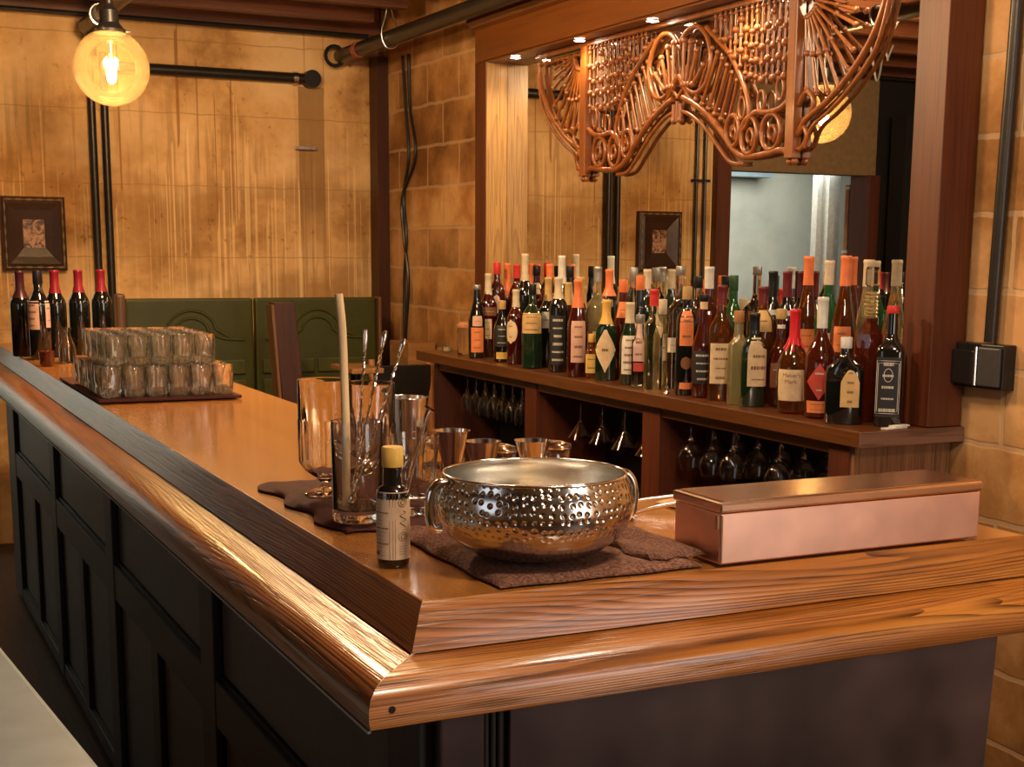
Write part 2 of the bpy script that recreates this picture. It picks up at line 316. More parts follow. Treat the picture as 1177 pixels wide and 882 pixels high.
def tube(bm, pts, r, seg=8, closed=False, caps=True):
    pts = [Vector(p) for p in pts]; n = len(pts); rs = r if isinstance(r, (list, tuple)) else [r]*n
    up = None; rings = []
    for i in range(n):
        if closed: t = pts[(i+1) % n]-pts[i-1]
        else: t = pts[min(i+1, n-1)]-pts[max(i-1, 0)]
        t.normalize()
        if up is None: up = t.orthogonal().normalized()
        up = (up-t*up.dot(t));
        if up.length < 1e-6: up = t.orthogonal()
        up.normalize(); s = t.cross(up)
        rings.append([bm.verts.new(pts[i]+(up*cos(2*pi*k/seg)+s*sin(2*pi*k/seg))*rs[i]) for k in range(seg)])
    m = n if closed else n-1
    for i in range(m):
        a, b_ = rings[i], rings[(i+1) % n]
        for k in range(seg):
            bm.faces.new((a[k], a[(k+1) % seg], b_[(k+1) % seg], b_[k]))
    if not closed and caps:
        bm.faces.new(list(reversed(rings[0]))); bm.faces.new(rings[-1])
    return bm
def ball(bm, c, r, u=10, v=7):
    bmesh.ops.create_uvsphere(bm, u_segments=u, v_segments=v, radius=r, matrix=Matrix.Translation(c)); return bm
def prism(bm, poly, axis, a0, a1, f0=None, f1=None):
    """extrude poly (list of (p,q)) along axis; f0/f1 give per-vertex end position (mitres)"""
    def mk(p, q, a):
        return {0: (a, p, q), 1: (p, a, q), 2: (p, q, a)}[axis]
    A = [bm.verts.new(mk(p, q, f0(p, q) if f0 else a0)) for p, q in poly]
    Z = [bm.verts.new(mk(p, q, f1(p, q) if f1 else a1)) for p, q in poly]
    n = len(poly)
    for i in range(n): bm.faces.new((A[i], A[(i+1) % n], Z[(i+1) % n], Z[i]))
    bm.faces.new(list(reversed(A))); bm.faces.new(Z); return bm
def smooth_path(pts, k=6):
    pts = [Vector(p) for p in pts]; out = []
    for i in range(len(pts)-1):
        p0 = pts[max(i-1, 0)]; p1 = pts[i]; p2 = pts[i+1]; p3 = pts[min(i+2, len(pts)-1)]
        for j in range(k):
            t = j/k
            out.append(.5*((2*p1)+(-p0+p2)*t+(2*p0-5*p1+4*p2-p3)*t*t+(-p0+3*p1-3*p2+p3)*t**3))
    out.append(pts[-1]); return out
def mesh(name, bm, mat, parent=None, smooth=None, bevel=0, label=None):
    bmesh.ops.recalc_face_normals(bm, faces=bm.faces[:])
    me = bpy.data.meshes.new(name); bm.to_mesh(me); bm.free()
    o = bpy.data.objects.new(name, me); COL.objects.link(o); me.materials.append(mat)
    if smooth is not None:
        for p in me.polygons: p.use_smooth = True
        try: me.set_sharp_from_angle(angle=radians(smooth))
        except Exception: pass
    if bevel:
        md = o.modifiers.new('bevel', 'BEVEL'); md.width = bevel; md.segments = 2; md.limit_method = 'ANGLE'; md.angle_limit = radians(40)
    if parent: o.parent = parent
    if label: o['label'] = label
    return o
def thing(name, label, cat, loc=(0, 0, 0), rz=0, group=None):
    o = bpy.data.objects.new(name, None); o.empty_display_size = .05; COL.objects.link(o); o.location = loc; o.rotation_euler = (0, 0, rz)
    o['label'] = label; o['category'] = cat
    if group: o['group'] = group
    return o
def tag(o, label, cat, group=None):
    o['label'] = label; o['category'] = cat
    if group: o['group'] = group
    return o
def struct(name, bm, mat, **k):
    o = mesh(name, bm, mat, **k)
    if not o.parent: o['kind'] = 'structure'
    return o
def copy_tree(o, parent=None):
    c = o.copy(); COL.objects.link(c); c.parent = parent
    for ch in list(o.children): copy_tree(ch, c)
    return c
def place_copy(proto, loc, rz, label=None, group=None, first=[]):
    if proto.name not in first:
        first.append(proto.name); c = proto
    else: c = copy_tree(proto)
    c.location = loc; c.rotation_euler = (0, 0, rz)
    if label: c['label'] = label
    if group: c['group'] = group
    return c

# ------------------------------------------------------------------ ROOM
XW, YB, ZC = 2.09, 5.89, 2.76
struct('floor', B(-3.6, XW+.2, -3.6, 8.1, -.1, 0), M_floor)
struct('ceiling', B(-3.6, XW+.2, -3.6, 8.1, ZC, ZC+.1), M_deck)
struct('wall_right', B(XW, XW+.15, -3.6, YB+.15, 0, ZC), M_side)
bm = bmesh.new(); box(bm, -.10, XW, YB, YB+.15, 0, ZC); struct('wall_back', bm, M_back)
struct('wall_back_left', B(-3.6, -1.36, YB, YB+.15, 0, ZC), M_dark)
struct('wall_back_lintel', B(-1.36, -.10, YB, YB+.15, 1.98, ZC), M_lintel)
struct('wall_far_room', B(-3.6, 1.2, 8.0, 8.1, 0, ZC), M_blue)
struct('wall_left', B(-3.75, -3.6, -3.6, 8.1, 0, ZC), M_lintel)
struct('wall_front', B(-3.75, XW+.15, -3.75, -3.6, 0, ZC), M_lintel)
struct('trim_1', B(-.20, -.10, YB-.06, YB+.15, 0, 2.62), M_redwood)
struct('trim_2', B(-1.36, -1.28, YB-.05, YB+.15, 0, 1.98), M_redwood)
struct('trim_3', B(2.025, 2.088, 5.74, 5.86, 0, 2.48), M_carcass)      # dark corner post
bm = bmesh.new(); box(bm, -3.5, XW-.01, YB-.05, YB-.002, 2.60, 2.755); struct('trim_4', bm, M_joist)
for y in (5.45, 4.98, 4.5, 4.02, 3.5, 3.0, 2.5, 2.0, 1.5, 1.0):
    j = mesh('ceiling_joist', B(-3.5, 1.90, y-.03, y+.03, 2.60, 2.758, bev=.004), M_joist); j['kind'] = 'structure'
# things seen only in the mirror: far room window, brick shelf, ledge
t = thing('far_room_window', 'white framed narrow window post reflected at the right of the bar mirror', 'window frame', (-1.56, 6.6, 0))
mesh('frame', B(-.05, .05, -.04, .04, 0, 2.3), M_white, t); mesh('side_frame', B(.10, .14, -.03, .03, 0, 2.2), M_white, t)
t = thing('open_shelf', 'orange wooden slatted shelf reflected beside the white post in the mirror', 'shelf', (-1.40, 6.15, 0))
for k in range(4): mesh('upright', B(-.055+.033*k, -.043+.033*k, -.02, .02, 0, 1.93), M_orange, t)
for z in (.5, 1.0, 1.48, 1.9): mesh('shelf_board', B(-.06, .06, -.03, .03, z, z+.02), M_white, t)
t = mesh('wall_ledge', B(-1.9, .8, 7.78, 7.995, 2.06, 2.16), M_grey); tag(t, 'grey ledge running along the pale blue far wall in the mirror', 'ledge')
t = mesh('curtain', B(-1.78, -1.40, 5.66, 5.80, .02, 2.35), M_dark); tag(t, 'black hanging curtain reflected at the far right of the mirror', 'curtain')

# pipes and conduits on the back wall
def pipe(name, pts, r, label, cat='pipe', mat=None, seg=14, group=None):
    o = mesh(name, tube(bmesh.new(), pts, r, seg), mat or M_blackm, smooth=40); tag(o, label, cat, group); return o
t = thing('wall_conduit', 'pair of black vertical conduits behind the globe lamp', 'conduit', (.615, 5.855, 0))
for dx, nm in ((-.032, 'left_conduit'), (.030, 'right_conduit')):
    mesh('conduit_tube', tube(bmesh.new(), [(dx, 0, .02), (dx, 0, 2.42)], .019, 12), M_blackm, t, smooth=40)
bmx = tube(bmesh.new(), smooth_path([(-.03, 0, 2.40), (-.03, -.01, 2.47), (-.03, -.06, 2.50), (-.03, -.14, 2.505)]), .036, 14); mesh('elbow', bmx, M_blackm, t, smooth=40)
t2 = thing('overhead_pipe', 'thick brown-black pipe running along the ceiling above the globe lamp', 'pipe', (.55, 0, 0))
mesh('pipe_length', tube(bmesh.new(), [(0, 5.70, 2.515), (0, 1.0, 2.515)], .038, 16), M_blackm, t2, smooth=40)
for y in (5.3, 3.6): mesh('pipe_clamp', tube(bmesh.new(), [(.046*cos(a), y, 2.515+.046*sin(a)) for a in [k*2*pi/16 for k in range(16)]]+[], .006, 6, closed=True), M_steelb, t2, smooth=40)
t = thing('wall_pipe', 'black horizontal pipe ending in a round flange on the stained wall', 'pipe', (0, 5.845, 2.355))
mesh('pipe_length', tube(bmesh.new(), [(.66, 0, 0), (1.70, 0, 0)], .027, 14), M_blackm, t, smooth=40)
mesh('flange', tube(bmesh.new(), [(1.70, -.03, 0), (1.70, .04, 0)], .045, 18), M_black, t, smooth=40)
mesh('collar', tube(bmesh.new(), [(1.60, 0, 0), (1.625, 0, 0)], .034, 14), M_steelb, t, smooth=40, label='shiny steel collar')
mesh('small_bracket', B(1.61, 1.72, .0, .035, -.36, -.345), M_steelb, t)
t = thing('sprinkler_pipe', 'thick dark pipe hung beside the cabinet beam', 'pipe', (1.845, 0, 2.475))
mesh('pipe_length', tube(bmesh.new(), [(0, 5.80, 0), (0, -1.5, 0)], .036, 16), M_blackm, t, smooth=40)
mesh('red_tape_wrap', tube(bmesh.new(), [(0, 5.48, 0), (0, 5.53, 0)], .040, 16), M_rose, t, smooth=40, label='faded red tape band')
mesh('hanger_strap', tube(bmesh.new(), smooth_path([(0, 5.05, .28), (-.02, 5.05, .12), (-.045, 5.05, .02), (-.02, 5.05, -.043), (.03, 5.05, -.035), (.045, 5.05, .03), (.01, 5.05, .12), (0, 5.05, .28)]), .004, 6), M_steelb, t, smooth=40)
mesh('end_bracket', tube(bmesh.new(), [(.05*cos(a)-.03, 5.80, .05*sin(a)) for a in [k*2*pi/16 for k in range(16)]], .010, 8, closed=True), M_black, t, smooth=40)
t = thing('wall_conduit', 'pair of thin dark conduits reflected left of the dark column in the mirror', 'conduit', (0, 5.86, 0))
for dx in (-.03, .03): mesh('conduit_tube', tube(bmesh.new(), [(dx, 0, .02), (dx, 0, 2.58)], .010, 8), M_black, t, smooth=40)
mesh('conduit_strap', B(-.06, .06, -.012, .02, 1.90, 1.915), M_black, t)
pipe('ceiling_conduit', [(-3.4, 5.80, 2.585), (2.0, 5.80, 2.585)], .012, 'thin black conduit along the top edge of the back wall', 'conduit', M_black, 8)
for i, (dy, lab) in enumerate(((0, 'left dark cable hanging down the block wall beside the corner post'), (.06, 'wavy dark cable hanging nearest the cabinet on the block wall'))):
    pts = [(2.078, 5.50-dy*1.4, 2.46), (2.078, 5.46-dy, 2.2), (2.076, 5.42-dy*1.6, 1.95), (2.078, 5.50-dy*.2+.03*i, 1.75), (2.076, 5.46+dy*.6, 1.55), (2.078, 5.50-dy, 1.3), (2.078, 5.50, .9), (2.078, 5.5-dy, .1)]
    pipe('wall_cable', smooth_path(pts), .008, lab, 'cable', M_black, 6)
for i, (pts, lab) in enumerate((([(-.50, 4.75, 2.60), (-.36, 4.62, 2.51), (-.22, 4.45, 2.48), (-.08, 4.3, 2.52), (.02, 4.1, 2.60)], 'pale drooping cable under the ceiling reflected top right in the mirror'), ([(-.72, 5.1, 2.60), (-.58, 4.95, 2.47), (-.45, 4.82, 2.43), (-.30, 4.70, 2.60)], 'second pale cable looping lower under the ceiling in the mirror'))):
    pipe('ceiling_cable', smooth_path(pts), .006, lab, 'cable', M_white, 6)
# framed picture
t = thing('picture_frame', 'dark carved wooden picture frame with a small sepia print on the back wall', 'picture', (.285, 5.865, 1.54))
bm = bmesh.new()
fo, fi = (.148, .178), (.050, .068)
def ringframe(bm, o, i, y0, y1, yi):
    for a, b_ in ((0, 1), (1, 2), (2, 3), (3, 0)):
        co = [(-1, -1), (1, -1), (1, 1), (-1, 1)]
        def P(k, s, y): return (co[k][0]*s[0], y, co[k][1]*s[1])
        v = [bm.verts.new(p) for p in (P(a, o, y1), P(b_, o, y1), P(b_, o, y0), P(a, o, y0), P(a, i, y1), P(b_, i, y1), P(b_, i, yi), P(a, i, yi))]
        for f in ((0, 1, 2, 3), (3, 2, 6, 7), (7, 6, 5, 4), (4, 5, 1, 0)): bm.faces.new([v[q] for q in f])
ringframe(bm, fo, (.118, .146), -.02, .02, -.032); ringframe(bm, (.118, .146), (.085, .112), -.030, .02, -.018); ringframe(bm, (.085, .112), fi, -.018, .02, -.008)
mesh('frame_moulding', bm, plain('dark_bronze_wood', (.060, .026, .012), .38, bump=.5, bscale=60), t)
co = [(-1, -1), (1, -1), (1, 1), (-1, 1)]; pts = []
for k in range(88):
    a = k/22; s_, f_ = int(a), a-int(a); p, q = co[s_], co[(s_+1) % 4]
    pts.append(((p[0]+(q[0]-p[0])*f_)*.134, -.026, (p[1]+(q[1]-p[1])*f_)*.163))
bm = tube(bmesh.new(), pts, [.0055 if k % 4 < 2 else .0018 for k in range(88)], 6, closed=True)
mesh('carved_beading', bm, plain('worn_gilt', (.28, .19, .09), .4), t, smooth=60)
pm, nt, b = newmat('sepia_print'); tc = nt.nodes.new('ShaderNodeTexCoord'); wv = nt.nodes.new('ShaderNodeTexNoise'); wv.inputs['Scale'].default_value = 22; wv.inputs['Distortion'].default_value = 1.5
rp = nt.nodes.new('ShaderNodeValToRGB'); rp.color_ramp.elements[0].color = (.10, .04, .02, 1); rp.color_ramp.elements[0].position = .38; rp.color_ramp.elements[1].color = (.62, .36, .22, 1); rp.color_ramp.elements[1].position = .58
nt.links.new(tc.outputs['Object'], wv.inputs['Vector']); nt.links.new(wv.outputs['Fac'], rp.inputs['Fac']); nt.links.new(rp.outputs['Color'], b.inputs['Base Color'])
mesh('print', B(-.052, .052, -.004, .004, -.07, .07), pm, t, label='small sepia photograph')

# globe lamp
GX, GY, GZ = .392, 4.18, 2.154
t = thing('globe_pendant_lamp', 'amber glass globe pendant with a glowing filament bulb', 'lamp', (GX, GY, GZ))
prof = [(.142*sin(a), -.142*cos(a)) for a in [pi*k/28 for k in range(1, 27)]]
bm = lathe(bmesh.new(), [(.004, -.1419)]+prof, 40, cap0=True, cap1=False); mesh('globe_shade', bm, M_globe, t, smooth=80)
bm = lathe(bmesh.new(), [(.058, .125), (.060, .14), (.050, .148), (.036, .165), (.034, .21), (.020, .222), (.014, .24)], 24); mesh('socket_cap', bm, M_black, t, smooth=35)
mesh('hanging_rod', tube(bmesh.new(), [(0, 0, .235), (0, 0, .595)], .016, 12), M_blackm, t, smooth=40)
for a in (0, 2.1, 4.2): mesh('thumb_screw', tube(bmesh.new(), [(.055*cos(a), .055*sin(a), .138), (.075*cos(a), .075*sin(a), .138)], .005, 6), M_steelb, t)
bm = lathe(bmesh.new(), [(.010, .10), (.013, .06), (.014, .03), (.012, .10)], 16); mesh('bulb_base', bm, M_steelb, t, smooth=40)
bm = lathe(bmesh.new(), [(.006, -.058), (.015, -.048), (.019, -.025), (.016, .01), (.011, .045), (.010, .052)], 16); mesh('filament_bulb', bm, M_filament, t, smooth=60, label='white-hot filament bulb')
light('globe_lamp_light', 'POINT', (GX, GY, GZ-.02), 24, (1.0, .68, .34), shadow_soft_size=.03)
# the small spot at the top edge
t = thing('track_spotlight', 'small black spotlight on the ceiling joist right of the globe lamp', 'lamp', (.62, 3.9, 2.47))
mesh('spot_body', lathe(bmesh.new(), [(.022, -.055), (.032, -.05), (.034, .01), (.015, .04), (.010, .13)], 16), M_black, t, smooth=40)

# ------------------------------------------------------------------ booth, table, chair by the back wall
t = thing('booth_bench', 'green panelled booth back along the wall, left of the brown divider', 'bench', (.94, 5.45, 0))
def booth(t, w, wings):
    mesh('back_panel', B(-w/2, w/2, -.02, .03, 0, 1.235, bev=.012), M_green, t)
    bm = bmesh.new()
    for rr, zz in ((.17, 1.03), (.12, 1.03)):
        pts = [(-w/2+.05, -.024, zz), (-rr-.03, -.024, zz+.01)]+[(-rr*cos(a)*.75, -.026, zz+.02+rr*.75*sin(a)) for a in [pi*k/12 for k in range(1, 12)]]+[(rr+.03, -.024, zz+.01), (w/2-.05, -.024, zz)]
        tube(bm, smooth_path(pts, 3), .007, 6)
    mesh('ogee_relief', bm, M_greenr, t, smooth=50)
    for k in range(4):
        x0 = -w/2+.03+k*(w-.06)/4; x1 = x0+(w-.06)/4-.02
        mesh('relief_panel', B(x0, x1, -.034, -.018, .86, .93, bev=.005), M_greenr, t)
        mesh('relief_panel', B(x0, x1, -.034, -.018, .50, .83, bev=.005), M_greenr, t)
    mesh('seat_cushion', B(-w/2, w/2, -.48, -.03, .30, .46, bev=.02), M_green, t); mesh('plinth', B(-w/2, w/2, -.44, -.03, 0, .30), M_brownwood, t)
booth(t, .62, 0)
mesh('end_post', B(-.355, -.312, -.05, .04, 0, 1.26, bev=.015), M_brownwood, t)
t = thing('booth_bench', 'green panelled booth back right of the brown divider, nearest the corner post', 'bench', (1.577, 5.45, 0))
booth(t, .635, 0)
mesh('end_post', B(.320, .340, -.05, .04, 0, 1.24, bev=.012), M_brownwood, t)
t = thing('booth_divider', 'slanting dark wooden divider board between the two green booth backs', 'divider', (1.205, 4.85, 0))
bm = bmesh.new(); prism(bm, [(-.015, 1.235), (.085, 1.235), (.19, 0), (.075, 0)], 1, .0, .09); mesh('divider_board', bm, M_carcass, t, bevel=.003)
bm = bmesh.new(); prism(bm, [(-.027, 1.225), (-.014, 1.225), (.061, 0), (.048, 0)], 1, -.004, .092); mesh('edge_strip', bm, M_brownwood, t, label='paler wooden edge strip')
t = thing('small_table', 'small brown wooden table in front of the right-hand booth', 'table', (1.57, 4.82, 0))
mesh('table_top', B(-.085, .07, -.2, .12, .915, .94, bev=.006), M_tabletop, t); mesh('pedestal', tube(bmesh.new(), [(0, 0, .02), (0, 0, .915)], .025, 12), M_black, t, smooth=40)
mesh('foot_plate', lathe(bmesh.new(), [(.075, 0), (.075, .01), (.03, .03)], 24), M_black, t)
t = thing('low_cabinet', 'low amber-brown wooden cabinet against the block wall behind the chair', 'cabinet', (2.0, 5.06, 0))
mesh('cabinet_body', B(-.075, .08, -.02, .28, 0, .86, bev=.004), M_tabletop, t); mesh('upper_box', B(-.07, .075, .0, .27, .862, 1.02, bev=.004), M_tabletop, t)
t = thing('dining_chair', 'dark wooden chair whose back post shows at the left end of the back counter', 'chair', (1.86, 4.76, 0), 0)
for sx, sy, h in ((-.15, -.18, .45), (.15, -.18, .45), (-.15, .18, .95), (.15, .18, .95)):
    bm = tube(bmesh.new(), [(sx*1.05, sy*1.08, 0), (sx, sy, .45)]+([(sx, sy+.05, h)] if h > .5 else []), [.016, .02]+([.016] if h > .5 else []), 8); mesh('leg', bm, M_orange, t, smooth=40)
mesh('seat', B(-.18, .18, -.21, .21, .45, .48, bev=.01), M_black, t); mesh('backrest', B(-.15, .15, .20, .225, .74, .92, bev=.006), M_black, t)

# ------------------------------------------------------------------ THE BAR
bar = thing('bar_counter', 'long L-shaped wooden bar counter with black panelled front and thick oak rail', 'bar counter', (0, 0, 0))
YE, XE = 4.92, .975
ZT = 1.07
bm = bmesh.new()
poly = [(0.0, 0.0), (XE, 0.0), (XE, .50), (.49, .50), (.49, YE), (0.0, YE)]
prism(bm, poly, 2, ZT-.045, ZT); mesh('counter_top', bm, M_top, bar, bevel=.002)
# rail profile: offset outwards (o) and height
P_lip = [(0.0, ZT-.055), (0.0, ZT+.0015), (.004, ZT+.002), (.010, ZT-.010), (.019, ZT-.035), (.026, ZT-.0545)]
P_nose = [(0.0, ZT-.075), (.0, ZT-.0555), (.045, ZT-.058), (.070, ZT-.060), (.088, ZT-.063), (.099, ZT-.069), (.107, ZT-.078), (.110, ZT-.089), (.110, ZT-.103), (.1075, ZT-.112), (.100, ZT-.115), (.05, ZT-.115), (.05, ZT-.075)]
for P, nm in ((P_lip, 'lip_moulding'), (P_nose, 'arm_rail')):
    # long side: outwards is -x, mitre y=-o ; short side: outwards is -y, mitre x=-o
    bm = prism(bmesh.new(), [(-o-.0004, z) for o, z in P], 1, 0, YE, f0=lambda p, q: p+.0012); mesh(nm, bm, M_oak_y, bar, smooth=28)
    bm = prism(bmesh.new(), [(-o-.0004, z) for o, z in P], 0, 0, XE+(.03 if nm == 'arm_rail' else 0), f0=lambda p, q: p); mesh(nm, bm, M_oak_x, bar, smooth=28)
bm = bmesh.new()
prism(bm, [(-o+.0005, z) for o, z in ((0.0, ZT+.0022), (.0045, ZT+.0025), (.0265, ZT-.0545), (.0885, ZT-.0628), (.0995, ZT-.069), (.1075, ZT-.078), (.1104, ZT-.089), (.1104, ZT-.103), (.108, ZT-.112), (.1, ZT-.113), (.1, ZT-.09), (.02, ZT-.07))], 1, 0, 0, f0=lambda p, q: p-.0006, f1=lambda p, q: p+.0010)
mesh('mitre_joint_line', bm, plain('pale_glue_line', (.55, .42, .28), .5), bar, label='pale glue line along the corner mitre')
bm = tube(bmesh.new(), [(-.083, -.1106, ZT-.090), (-.083, -.1112, ZT-.090)], .0042, 12); mesh('screw_hole', bm, M_black, bar)
# body
bx0, by0, bx1 = .03, .03, .90
bm = bmesh.new(); prism(bm, [(bx0, by0), (bx1, by0), (bx1, .44), (.43, .44), (.43, 4.80), (bx0, 4.80)], 2, .02, ZT-.047); mesh('bar_body', bm, M_panel, bar)
mesh('toe_plinth', B(bx0+.03, .40, .08, 4.78, 0.0, .02), M_black, bar)
mesh('under_rail_strip', B(.000, bx0, -.0, 4.80, ZT-.095, ZT-.0765), M_panel, bar)
mesh('trim_strip', B(-.1085, -.1045, -.10, YE-.005, ZT-.1185, ZT-.1152), plain('pale_metal_strip', (.42, .38, .32), .35, .6), bar, label='thin pale strip under the rail')
def field(name, y0, y1, z0, z1):
    """field panel set back behind the proud stiles and rails"""
    x = bx0-.001
    fl = B(x-.004, x+.001, y0+.012, y1-.012, z0+.012, z1-.012, bev=.002); o = mesh(name, fl, M_panelin, bar)
    bm = bmesh.new()
    for a, b_, c, d in ((y0, y1, z0, z0+.010), (y0, y1, z1-.010, z1), (y0, y0+.010, z0+.010, z1-.010), (y1-.010, y1, z0+.010, z1-.010)): box(bm, x-.010, x, a, b_, c, d)
    bmesh.ops.remove_doubles(bm, verts=bm.verts[:], dist=.0002)
    mesh('panel_bead', bm, M_black, o)
cent = [4.80, 3.43, 2.33, 1.20, .10]
XP = bx0-.020
for nm, z0, z1 in (('top_rail', .925, .955), ('middle_rail', .548, .645), ('bottom_rail', .022, .070)):
    mesh(nm, B(XP, bx0+.001, .05, 4.80, z0, z1, bev=.003), M_panel, bar)
for c, b_ in zip(cent[1:], cent):
    hi = b_-(.058 if b_ < 4.7 else .25)
    field('upper_panel', c+.058, hi, .645, .925)
    ym = (c+.058+hi)/2
    field('lower_panel', c+.058, ym-.04, .07, .548); field('lower_panel', ym+.04, hi, .07, .548)
    mesh('muntin', B(XP+.001, bx0+.001, ym-.04, ym+.04, .068, .550, bev=.003), M_panel, bar)
for c0, c1 in [(4.55, 4.80)]+[(c-.058, c+.058) for c in cent[1:4]]+[(.042, .158)]:
    mesh('stile', B(XP-.002, bx0+.001, c0, c1, .022, .955, bev=.003), M_panel, bar)
# short side front: corner pilaster, groove, big brown panel
mesh('corner_pilaster', B(bx0-.002, .088, by0-.012, by0, .02, .955, bev=.003), M_leather, bar)
for x in (.094, .104, .114): mesh('fluted_bead', tube(bmesh.new(), [(x, by0-.001, .02), (x, by0-.001, .955)], .0045, 8), M_panel, bar, smooth=50)
bm = prism(bmesh.new(), [(.124, .955), (.955, .955), (.905, .02), (.124, .02)], 1, by0-.010, by0-.001); mesh('front_panel', bm, M_leather, bar, bevel=.002, label='large smooth dark brown front panel')

# foreground grey table
t = thing('grey_table', 'blurred pale grey table top at the lower left beside the bar panels', 'table', (-.725, .74, 0), radians(5))
mesh('table_top', B(-.37, .37, -.62, .62, .745, .775, bev=.008), M_grey, t)
mesh('pedestal', tube(bmesh.new(), [(0, 0, .02), (0, 0, .745)], .035, 14), M_black, t, smooth=40); mesh('foot_plate', lathe(bmesh.new(), [(.25, 0), (.25, .012), (.05, .03)], 28), M_black, t)

# ------------------------------------------------------------------ BACK COUNTER
bc = thing('back_counter', 'dark red-brown back counter with open cubbies under a thick shelf', 'counter', (0, 0, 0))
SZ = 1.03; SX = 1.735
mesh('shelf_slab', B(SX, 2.088, 1.33, 4.46, SZ-.042, SZ, bev=.003), M_shelf, bc)
mesh('slab_end_edge', B(SX+.001, 2.16-.075, 1.321, 1.3295, SZ-.041, SZ-.001, bev=.001), M_slabend, bc)
mesh('end_panel', B(1.76, 2.085, 1.372, 1.39, .0, SZ-.043), M_endpanel, bc)
mesh('left_end_panel', B(1.76, 2.085, 4.26, 4.30, 0, SZ-.043), M_carcass, bc)
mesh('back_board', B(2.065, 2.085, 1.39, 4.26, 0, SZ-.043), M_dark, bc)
for y0, y1 in ((3.27, 3.37), (2.36, 2.47)): mesh('divider', B(1.76, 2.065, y0, y1, 0, SZ-.043), M_redwood, bc)
mesh('corner_post', B(1.755, 1.80, 1.39, 1.475, 0, SZ-.043), M_redwood, bc)
mesh('face_rail', B(1.765, 1.785, 1.475, 4.26, SZ-.075, SZ-.043), M_redwood_y, bc)
mesh('cubby_floor', B(1.77, 2.065, 1.475, 4.26, .45, .47), M_carcass, bc)
bays = [(1.50, 2.33), (2.50, 3.24), (3.40, 4.22)]
for y0, y1 in bays:
    n = 7 if y0 < 2 else 9
    for k in range(n+1):
        y = y0+(y1-y0)*k/n
        mesh('glass_rack_rail', B(1.80, 2.05, y-.006, y+.006, SZ-.072, SZ-.066), M_steelb, bc)
# mirror surround
ms = thing('mirror_surround', 'mahogany surround of the bar mirror with heavy top beam and square posts', 'mirror surround', (0, 0, 0))
mesh('mirror_glass', B(2.070, 2.078, 1.34, 4.213, SZ+.002, 2.30), M_mirror, ms, label='large silvered bar mirror')
mesh('mirror_backing', B(2.079, 2.088, 1.34, 4.33, SZ+.002, 2.44), M_carcass, ms)
mesh('left_jamb', B(1.969, 2.078, 4.216, 4.327, SZ+.002, 2.288), M_redwood, ms)
mesh('jamb_panel', B(1.9705, 2.069, 4.208, 4.2155, SZ+.002, 2.283), M_oakpanel, ms, label='pale oak inner face with arched grain')
mesh('right_post', B(1.960, 2.076, 1.327, 1.443, SZ+.002, 2.60, bev=.002), M_redwood, ms)
mesh('top_beam', B(1.969, 2.078, 1.445, 4.327, 2.290, 2.425), M_redwood_y, ms)
bm = prism(bmesh.new(), [(1.935, 2.475), (1.935, 2.455), (1.945, 2.448), (1.950, 2.435), (1.968, 2.426), (2.076, 2.426), (2.076, 2.475)], 1, 1.445, 4.345); mesh('crown_moulding', bm, M_redwood_y, ms, smooth=30)
bm = prism(bmesh.new(), [(1.9685, 2.291), (1.9685, 2.300), (1.960, 2.297), (1.960, 2.288)], 1, 1.445, 4.205); mesh('lower_bead', bm, M_redwood_y, ms)
mesh('soffit', B(1.969, 2.068, 1.445, 4.206, 2.280, 2.2895), M_redwood_y, ms)
LY = [3.97, 3.40, 2.86, 2.30, 1.78]
for k, (y, lab) in enumerate(zip(LY, ('lit recessed downlight at the oak jamb end of the mirror beam', 'lit recessed downlight above the left fretwork post', 'lit recessed downlight above the centre of the fretwork', 'lit recessed downlight above the right fretwork post', 'lit recessed downlight above the right wing of the fretwork'))):
    t = thing('recessed_downlight', lab, 'downlight', (1.996, y, 2.2795), 0, 'recessed downlights in the mirror beam')
    mesh('bezel', lathe(bmesh.new(), [(.021, -.0005), (.026, -.0005), (.026, -.004), (.0215, -.0065), (.021, -.004)], 20, cap0=False, cap1=False), M_steelb, t, smooth=40)
    mesh('lens', lathe(bmesh.new(), [(.020, -.001), (.020, -.0055), (.012, -.0075), (.004, -.008)], 20), M_led, t, smooth=40)
    light('downlight_beam', 'SPOT', (1.990, y, 2.262), 5.0 if k < 4 else .8, (1.0, .76, .46), spot_size=radians(150), spot_blend=.8, shadow_soft_size=.016, tgt=(1.95, y, 1.0))

